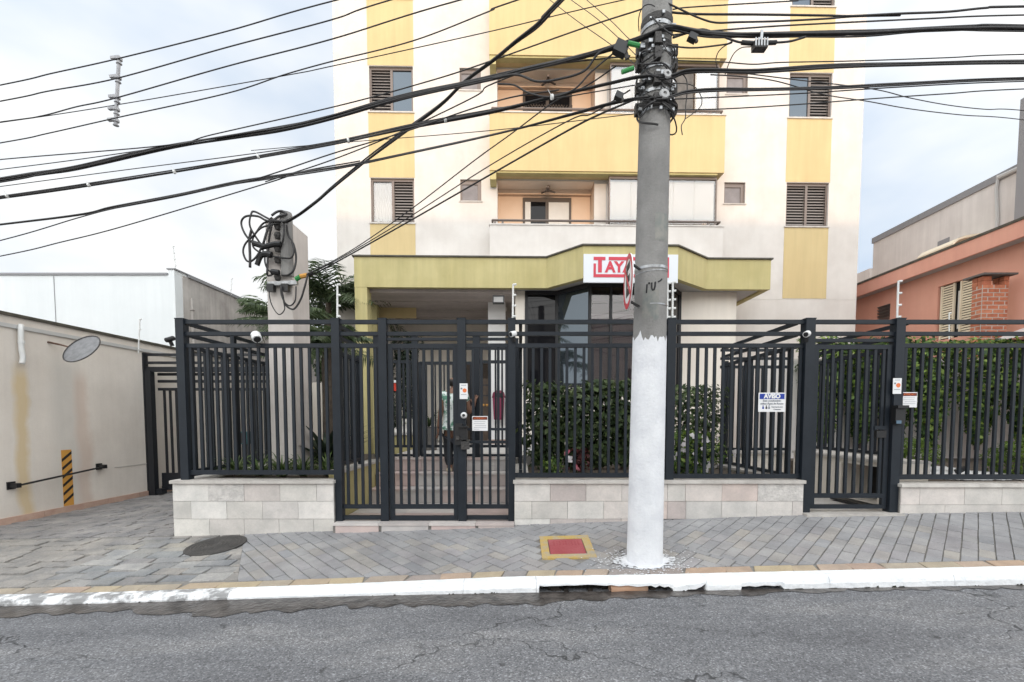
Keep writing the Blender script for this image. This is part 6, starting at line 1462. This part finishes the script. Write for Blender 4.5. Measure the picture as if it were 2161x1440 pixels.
# ================================================================ PLANTS
def blob_pts(n, prof, c, z0, z1, shell=.55, sx=1, sy=1):
    """points spread through a crown whose radius over height is prof(t)"""
    t = rng.uniform(0, 1, n); a = rng.uniform(0, 2 * np.pi, n); rr_ = np.array([prof(x) for x in t]); lump = 1 + .22 * np.sin(a * 3 + t * 9 + c[0] * 5) + .15 * np.sin(a * 5 - t * 17 + c[1])
    u = 1 - shell * rng.uniform(0, 1, n) ** 2; r2 = rr_ * lump * u
    p = np.stack([c[0] + r2 * np.cos(a) * sx, c[1] + r2 * np.sin(a) * sy, z0 + t * (z1 - z0)], 1)
    nm = np.stack([np.cos(a), np.sin(a), .55 + (t - .5) * 1.0], 1); return p, nm
def shrub(name, label, c, z0, z1, prof, n, size, lm, cat='shrub', group=None, shell=.55, sx=1, sy=1, trunk=.025, aspect=.5):
    t = thing(name, (c[0], c[1], z0), label, cat, group); p, nm = blob_pts(n, prof, c, z0, z1, shell, sx, sy)
    p += rng.normal(0, .02, p.shape); leaf_object('foliage', p, nm, size, A[lm], t, aspect)
    b = MB(); hh = z0 + (z1 - z0) * .7
    for k in range(3): a = k * 2.1 + c[0]; b.tube([(c[0] + .02 * math.cos(a), c[1] + .02 * math.sin(a), z0 - .12), (c[0] + .04 * math.cos(a), c[1] + .03 * math.sin(a), (z0 + hh) / 2), (c[0] + prof(.6) * .4 * math.cos(a), c[1] + prof(.6) * .4 * math.sin(a), hh)], [trunk, trunk * .7, trunk * .3], 6)
    obj('stem', b, A['bark'], t); return t
hp = lambda t: .07 + .40 * min(1, t * 1.25) ** 1.05 * (1 if t < .93 else .8)
HG = 'tall hedge shrubs along the garden wall'
for i, (px, Y, lab) in enumerate(((1742, 8.1, 'tall hedge shrub behind the left half of the side gate'), (1822, 8.1, 'tall hedge shrub behind the right half of the side gate'), (1890, 7.9, 'tall hedge shrub behind the right side gate post'), (1962, 7.7, 'tall hedge shrub left of the gap over the white pebbles'), (2068, 7.7, 'tall hedge shrub between the two wall gaps right of the pebbles'), (2168, 7.6, 'tall hedge shrub at the right frame edge'), (2275, 7.6, 'tall hedge shrub continuing out of the frame at right'))):
    x = P(px, 800, Y).x; zt = P(CX, 716 + random.uniform(-6, 8), Y).z; shrub('hedge_shrub', lab, (x, Y), 1.0, zt, hp, 3000, .1, 'hedge', 'hedge', HG, .6, 1.0, .75)
mp_ = lambda t: .13 + .2 * math.sin(min(1, t * 1.15) * 2.2)
mp2 = None
for px, lab, zt in ((1148, 'leafy shrub behind the fence left of the pink flowers', 1.93), (1206, 'leafy shrub behind the fence over the pink flowers', 1.85), (1262, 'leafy shrub under the pale blind window', 1.95), (1316, 'leafy shrub partly hidden by the left edge of the pole', 1.95)):
    x = P(px, 900, 6.7).x; shrub('garden_shrub', lab, (x, 6.7), .74, zt, lambda t: .10 + .20 * math.sin(min(1, .15 + t * 1.0) * 2.3), 1500, .11, 'shrub', 'shrub', 'shrubs under the gatehouse windows', .8, 1.0, .6)
x = P(1464, 880, 6.9).x; shrub('garden_shrub', 'broad dark shrub right of the pole above white flowers', (x, 6.9), .75, 1.9, lambda t: .26 + .16 * math.sin(t * 2.6), 2600, .075, 'shrub', 'shrub', None, .6, 1.05, .6)
x = P(1452, 965, 6.0).x
fs = shrub('flowering_shrub', 'low shrub dotted with white flowers right of the pole', (x, 6.0), .68, 1.22, lambda t: .2 + .2 * math.sin(.4 + t * 2.3), 1500, .07, 'hedge', 'shrub', None, .5, 1.0, .8)
p, nm = blob_pts(75, lambda t: .24 + .2 * math.sin(.4 + t * 2.3), (x, 5.97), .72, 1.22, .1, 1, .8); leaf_object('flowers', p, nm * np.array([1, 1, .4]) + np.array([0, -1.2, 0]), .065, A['petal'], fs, 1.0)
for px, py, lab in ((1196, 955, 'upper pink flower in front of the shrubs'), (1216, 987, 'lower pink flower in front of the shrubs'), (1203, 968, 'small pale pink flower between two others')):
    t = thing('flower', P(px, py, 6.2), lab, 'flower', 'pink garden flowers'); c = P(px, py, 6.2)
    leaf_object('petals', np.array([c]) + rng.normal(0, .014, (9, 3)), np.tile([0, -1, .3], (9, 1)), .06, A['petalp'] if px != 1203 else A['petal'], t, .8); obj('stem', MB().tube([c, (c.x + .02, c.y + .02, .64)], .005, 5), A['grassy'], t)
rl = thing('red_leaf_plant', P(1225, 960, 6.35), 'reddish leaved plant low in front of the shrubs', 'plant'); p, nm = blob_pts(160, lambda t: .12, (P(1225, 960, 6.35).x, 6.35), .68, 1.0, .9); leaf_object('foliage', p, nm, .07, leaf_mat('red_leaf', [(.05, .012, .014), (.12, .03, .03)]), rl); obj('stem', MB().tube([(P(1225, 960, 6.35).x, 6.35, .6), (P(1225, 960, 6.35).x, 6.35, .95)], .008, 5), A['bark'], rl)
ball = lambda t: .27 * math.sqrt(max(.02, 1 - (2 * t - 1) ** 2))
shrub('round_bush', 'small bright lime bush in the planter just right of the side gate post', (P(1925, 958, 6.3).x, 6.3), .74, 1.12, ball, 1300, .05, 'lime', 'bush', 'lime green clipped bushes', .25, 1.0)
shrub('round_bush', 'bright lime bush at the right end of the white pebbles', (P(2142, 975, 5.9).x, 5.9), .62, 1.1, ball, 1500, .05, 'lime', 'bush', 'lime green clipped bushes', .25)
shrub('garden_plant', 'small dark leafy plant low beside the right entrance post', (P(1163, 985, 6.0).x, 6.0), .66, .88, lambda t: .12, 260, .06, 'hedge', 'plant')
bxp = thing('bed_edging', (4.7, 6.0, .7), 'low rendered edging block under the small lime bush', 'edging'); cubex('block', bxp, P(1896, 990, 5.8).x, P(1956, 990, 5.8).x, 5.75, 6.0, .5, P(0, 979, 5.8).z, A['greyh']); cubex('cap', bxp, P(1894, 990, 5.8).x, P(1958, 990, 5.8).x, 5.73, 6.02, P(0, 979, 5.8).z + .001, P(0, 975, 5.8).z, A['coping'])
b = MB(); xa_, xb_ = P(1962, 990, 5.6).x, P(2112, 990, 5.6).x
for i in range(1300):
    x, y = random.uniform(xa_, xb_ + .3), random.uniform(5.3, 6.8); s = random.uniform(.018, .04); b.lathe([(s * .5, 0), (s, s * .35), (s * .6, s * .75)], (x, y, .68), 5)
o = obj('white_pebbles', b, A['pebble']); tag(o, 'bed of white pebbles behind the right front fence', 'pebbles', kind='stuff')
# strap-leaved clumps in the left planter
def strap(name, label, c, z, n, L_, w, lm, droop=.9, group=None, stem=True):
    t = thing(name, (c[0], c[1], z), label, 'plant', group); me_v, me_f, tone = [], [], []
    for i in range(n):
        a = random.uniform(0, 2 * math.pi); l = L_ * random.uniform(.6, 1.1); el = random.uniform(.5, 1.4); k = 5; base = len(me_v); d2 = Vector((math.cos(a), math.sin(a), 0)); sd_ = Vector((-math.sin(a), math.cos(a), 0))
        for j in range(k + 1):
            s = j / k; p = Vector((c[0], c[1], z)) + d2 * (l * s * math.cos(el) + l * .35 * s * s) + Vector((0, 0, l * (s * math.sin(el) - droop * s * s * .5))); ww = w * (1 - s ** 2 * .9) * (.6 + .4 * min(1, s * 4))
            me_v += [tuple(p - sd_ * ww / 2), tuple(p + sd_ * ww / 2)]
        for j in range(k): me_f.append((base + 2 * j, base + 2 * j + 1, base + 2 * j + 3, base + 2 * j + 2)); tone.append(random.random())
    me = bpy.data.meshes.new('leaves'); me.from_pydata(me_v, [], me_f); me.update(); at = me.attributes.new('leaf_tone', 'FLOAT', 'FACE'); at.data.foreach_set('value', tone); me.materials.append(A[lm]); o = bpy.data.objects.new('leaves', me); _link(o, t)
    if stem: obj('root_collar', MB().lathe([(.05, -.03), (.03, .06)], (c[0], c[1], z), 8), A['bark'], t)
    return t
for px, lab, Y in ((500, 'strap leaved clump nearest the corner fence post', 5.75), (548, 'strap leaved clump just left of the rendered pillar', 5.6), (640, 'strap leaved clump in front of the rendered pillar', 5.55), (690, 'strap leaved clump right of the rendered pillar', 5.6), (595, 'strap leaved clump hidden behind the fence at the pillar foot', 5.5)):
    strap('strap_plant', lab, (P(px, 990, Y).x, Y), .69, 70, .46, .028, 'grassy', .7, 'strap leaved plants in the left planter')
strap('agave', 'large dark agave beside the palm in the left planter', (P(690, 960, 6.6).x, 6.6), .68, 44, .85, .12, 'darkleaf', .5)
pg = thing('potted_plant', P(912, 880, 8.6), 'spiky plant in a dark pot on the porch', 'potted plant'); xp = P(905, 880, 8.6).x
obj('pot', MB().lathe([(.14, 0), (.2, .42), (.21, .44), (.16, .44)], (xp, 8.6, .82), 16), A['slab'], pg); q = strap('tmp_leaves', 'x', (xp, 8.6), 1.26, 40, .6, .03, 'palm', .8, None, False)
lf = q.children[0]; lf.parent = pg; lf.matrix_parent_inverse = W[pg.name].inverted(); bpy.data.objects.remove(q)
# palms
def palm(label, c, z0, zc, nf, L_, seed, lean=0.0):
    random.seed(seed); t = thing('palm', (c[0], c[1], z0), label, 'palm', 'garden palms'); top = Vector((c[0] + lean, c[1], zc))
    pts = [Vector((c[0], c[1], z0 - .1)).lerp(top, k / 6) for k in range(7)]; obj('trunk', MB().tube(pts, [.11, .09, .085, .08, .08, .085, .06], 10), A['bark'], t)
    for i in range(nf):
        a = i * 2.4 + random.uniform(-.3, .3); el = random.uniform(.25, 1.3); l = L_ * random.uniform(.75, 1.1); d2 = Vector((math.cos(a), math.sin(a), 0)); sd_ = Vector((-math.sin(a), math.cos(a), 0)); v, f, tn = [], [], []; n = 34; sp_ = []
        for j in range(n + 1):
            s = j / n; sp_.append(top + d2 * (l * (s * math.cos(el) + .25 * s * s)) + Vector((0, 0, l * (s * math.sin(el) - .6 * s * s))))
        rb = MB().tube(sp_, [.014 * (1 - .8 * j / n) for j in range(n + 1)], 5)
        for j in range(3, n):
            s = j / n; ll = .34 * math.sin(.35 + s * 2.6) * l; tg = (sp_[j + 1] - sp_[j]).normalized()
            for sg_ in (-1, 1):
                dd = (sd_ * sg_ * .8 + tg * .75 + Vector((0, 0, random.uniform(-.5, .1)))).normalized(); tip = sp_[j] + dd * ll + Vector((0, 0, -ll * .25)); mid_ = sp_[j] + dd * ll * .5; w = tg * .018; b0 = len(v)
                v += [tuple(sp_[j] - w * .6), tuple(mid_ - w), tuple(tip), tuple(mid_ + w), tuple(sp_[j] + w * .6)]; f.append((b0, b0 + 1, b0 + 2, b0 + 3, b0 + 4)); tn.append(random.random())
        nv = len(v); v += rb.v; f += [tuple(k + nv for k in ff) for ff in rb.f]; tn += [.3] * len(rb.f)
        me = bpy.data.meshes.new('frond'); me.from_pydata(v, [], f); me.update(); at = me.attributes.new('leaf_tone', 'FLOAT', 'FACE'); at.data.foreach_set('value', tn); me.materials.append(A['palm']); o = bpy.data.objects.new('frond', me); _link(o, t)
    return t
palm('palm with a dark shaggy trunk between the pillar and the canopy column', (P(690, 800, 7.6).x, 7.6), .65, P(690, 735, 7.6).z, 16, 1.0, 3)
palm('taller palm behind, its fronds beside the tower corner', (P(694, 700, 10.9).x, 10.9), .6, P(694, 640, 10.9).z, 30, 1.75, 9)
palm('palm whose fronds show left of the rendered pillar', (P(592, 700, 9.6).x, 9.6), .6, P(592, 690, 9.6).z, 16, 1.3, 14)
shrub('leafy_tree', 'dense green tree behind the palms beside the canopy column', (P(700, 660, 12.4).x, 12.4), 2.4, P(700, 622, 12.4).z, lambda t: .35 + .45 * math.sin(t * 2.8), 3200, .12, 'shrub', 'tree', None, .7, 1, .7, .05)
shrub('climbing_plant', 'dense dark climbing plant at the left side of the porch', (P(856, 800, 10.9).x, 10.9), .9, 3.35, lambda t: .3 + .08 * math.sin(t * 7), 2600, .1, 'darkleaf', 'climber', None, .6, 1, .6)
strap('white_bloom_plant', 'pale leaved plant on the yellow planter by the porch', (P(848, 885, 9.7).x, 9.7), P(0, 905, 9.7).z, 30, .35, .02, 'grassy', .8)
tc_ = thing('tree_canopy_strip', (0, 0, 0), 'x', 'x'); bpy.data.objects.remove(tc_)

# ================================================================ PERSON
YPp = 6.70
def pp(px, py, dy=0.0): return P(px, py, YPp + dy)
def skin(name, nodes, edges, m, parent, sub=2):
    me = bpy.data.meshes.new(name); me.from_pydata([tuple(n[0]) for n in nodes], edges, []); me.update(); o = bpy.data.objects.new(name, me); _link(o, parent)
    sk = o.modifiers.new('skin', 'SKIN'); sk.use_smooth_shade = True
    if not me.skin_vertices: me.skin_vertices.new()
    for i, n in enumerate(nodes):
        r_ = n[1] if isinstance(n[1], tuple) else (n[1], n[1]); me.skin_vertices[0].data[i].radius = r_; me.skin_vertices[0].data[i].use_root = (i == 0)
    ss = o.modifiers.new('smooth', 'SUBSURF'); ss.levels = sub; ss.render_levels = sub; me.materials.append(m); return o
pe = thing('person', (pp(957, 993).x, YPp, .63), 'person in a green leaf print shirt and dark trousers facing the porch gate', 'person')
B = [(pp(958, 908), .14), (pp(959, 884), .15), (pp(960, 855), .165), (pp(960, 834), .15), (pp(960, 821), .055), (pp(959, 813, .01), .05), (pp(958, 806, .02), .078), (pp(957.5, 800, .025), .085), (pp(957, 797.5, .02), .05),
     (pp(939, 833), .058), (pp(931, 866, -.02), .042), (pp(927, 893), .032), (pp(926, 903, .01), .03), (pp(981, 834), .058), (pp(991, 872, .03), .043), (pp(999, 858, .14), .032), (pp(1001, 850, .17), .03),
     (pp(948, 920), .085), (pp(946, 955, .01), .06), (pp(949, 985, -.02), .042), (pp(949, 993, .0), .04), (pp(948, 995, .12), .03), (pp(969, 920), .085), (pp(968, 955, .02), .06), (pp(968, 985), .042), (pp(968, 993, .02), .04), (pp(969, 995, .14), .03)]
E = [(0, 1), (1, 2), (2, 3), (3, 4), (4, 5), (5, 6), (6, 7), (7, 8), (3, 9), (9, 10), (10, 11), (11, 12), (3, 13), (13, 14), (14, 15), (15, 16), (0, 17), (17, 18), (18, 19), (19, 20), (20, 21), (0, 22), (22, 23), (23, 24), (24, 25), (25, 26)]
skin('body', B, E, A['skin'], pe)
S = [(pp(959, 884), .168), (pp(958, 904), .172), (pp(960, 855), .185), (pp(960, 836), .165), (pp(960, 824), .075), (pp(939, 834), .078), (pp(935, 850), .068), (pp(981, 835), .078), (pp(986, 852, .01), .068)]
skin('shirt', S, [(0, 1), (0, 2), (2, 3), (3, 4), (3, 5), (5, 6), (3, 7), (7, 8)], A['shirt'], pe)
T = [(pp(958, 908), .15), (pp(948, 922), .1), (pp(946, 955, .01), .075), (pp(949, 985, -.02), .06), (pp(969, 922), .1), (pp(968, 955, .02), .075), (pp(968, 985), .06)]
skin('trousers', T, [(0, 1), (1, 2), (2, 3), (0, 4), (4, 5), (5, 6)], A['trouser'], pe)
hd = pp(957.5, 806, .02); hm_ = MB(); hm_.lathe([(.075, -.06), (.094, -.02), (.096, .01), (.085, .03)], hd, 18); obj('hair', hm_, A['hair'], pe, smooth=True)
for sx_ in (-1, 1): obj('ear', MB().lathe([(.012, -.012), (.02, 0), (.012, .012)], hd + Vector((sx_ * .088, .03, .005)), 8, (sx_, -.3, 0)), A['skin'], pe, smooth=True)
def hand(w, dirv, pal, sc=1.0):
    d2 = Vector(dirv).normalized(); s_ = Vector(pal).normalized(); n_ = d2.cross(s_)
    nodes = [(w, .022 * sc), (w + d2 * .05 * sc, .024 * sc)]; ed = [(0, 1)]
    for k, (o_, l) in enumerate(((-.026, .062), (-.009, .072), (.009, .068), (.026, .052))):
        i = len(nodes); nodes += [(w + d2 * .085 * sc + s_ * o_ * sc, .009 * sc), (w + d2 * (.085 + l * .55) * sc + s_ * o_ * 1.2 * sc + n_ * .012, .008 * sc), (w + d2 * (.085 + l) * sc + s_ * o_ * 1.3 * sc + n_ * .03, .007 * sc)]; ed += [(1, i), (i, i + 1), (i + 1, i + 2)]
    i = len(nodes); nodes += [(w + d2 * .04 * sc + s_ * -.038 * sc, .011 * sc), (w + d2 * .075 * sc + s_ * -.06 * sc + n_ * .01, .009 * sc)]; ed += [(0, i), (i, i + 1)]
    return nodes, ed
nd, ed = hand(pp(926, 901, .005), (-.05, .05, -1), (0, -1, 0), 1.15); skin('hand', nd, ed, A['skin'], pe, 1)
nd, ed = hand(pp(1001, 854, .17), (.1, .2, 1), (1, 0, 0), 1.15); skin('hand', nd, ed, A['skin'], pe, 1)
for px in (948, 968): obj('shoe', MB().tube([pp(px, 991, -.06), pp(px, 992, .04), pp(px, 994, .16)], [.035, .045, .03], 10), A['shutterw'], pe, smooth=True)
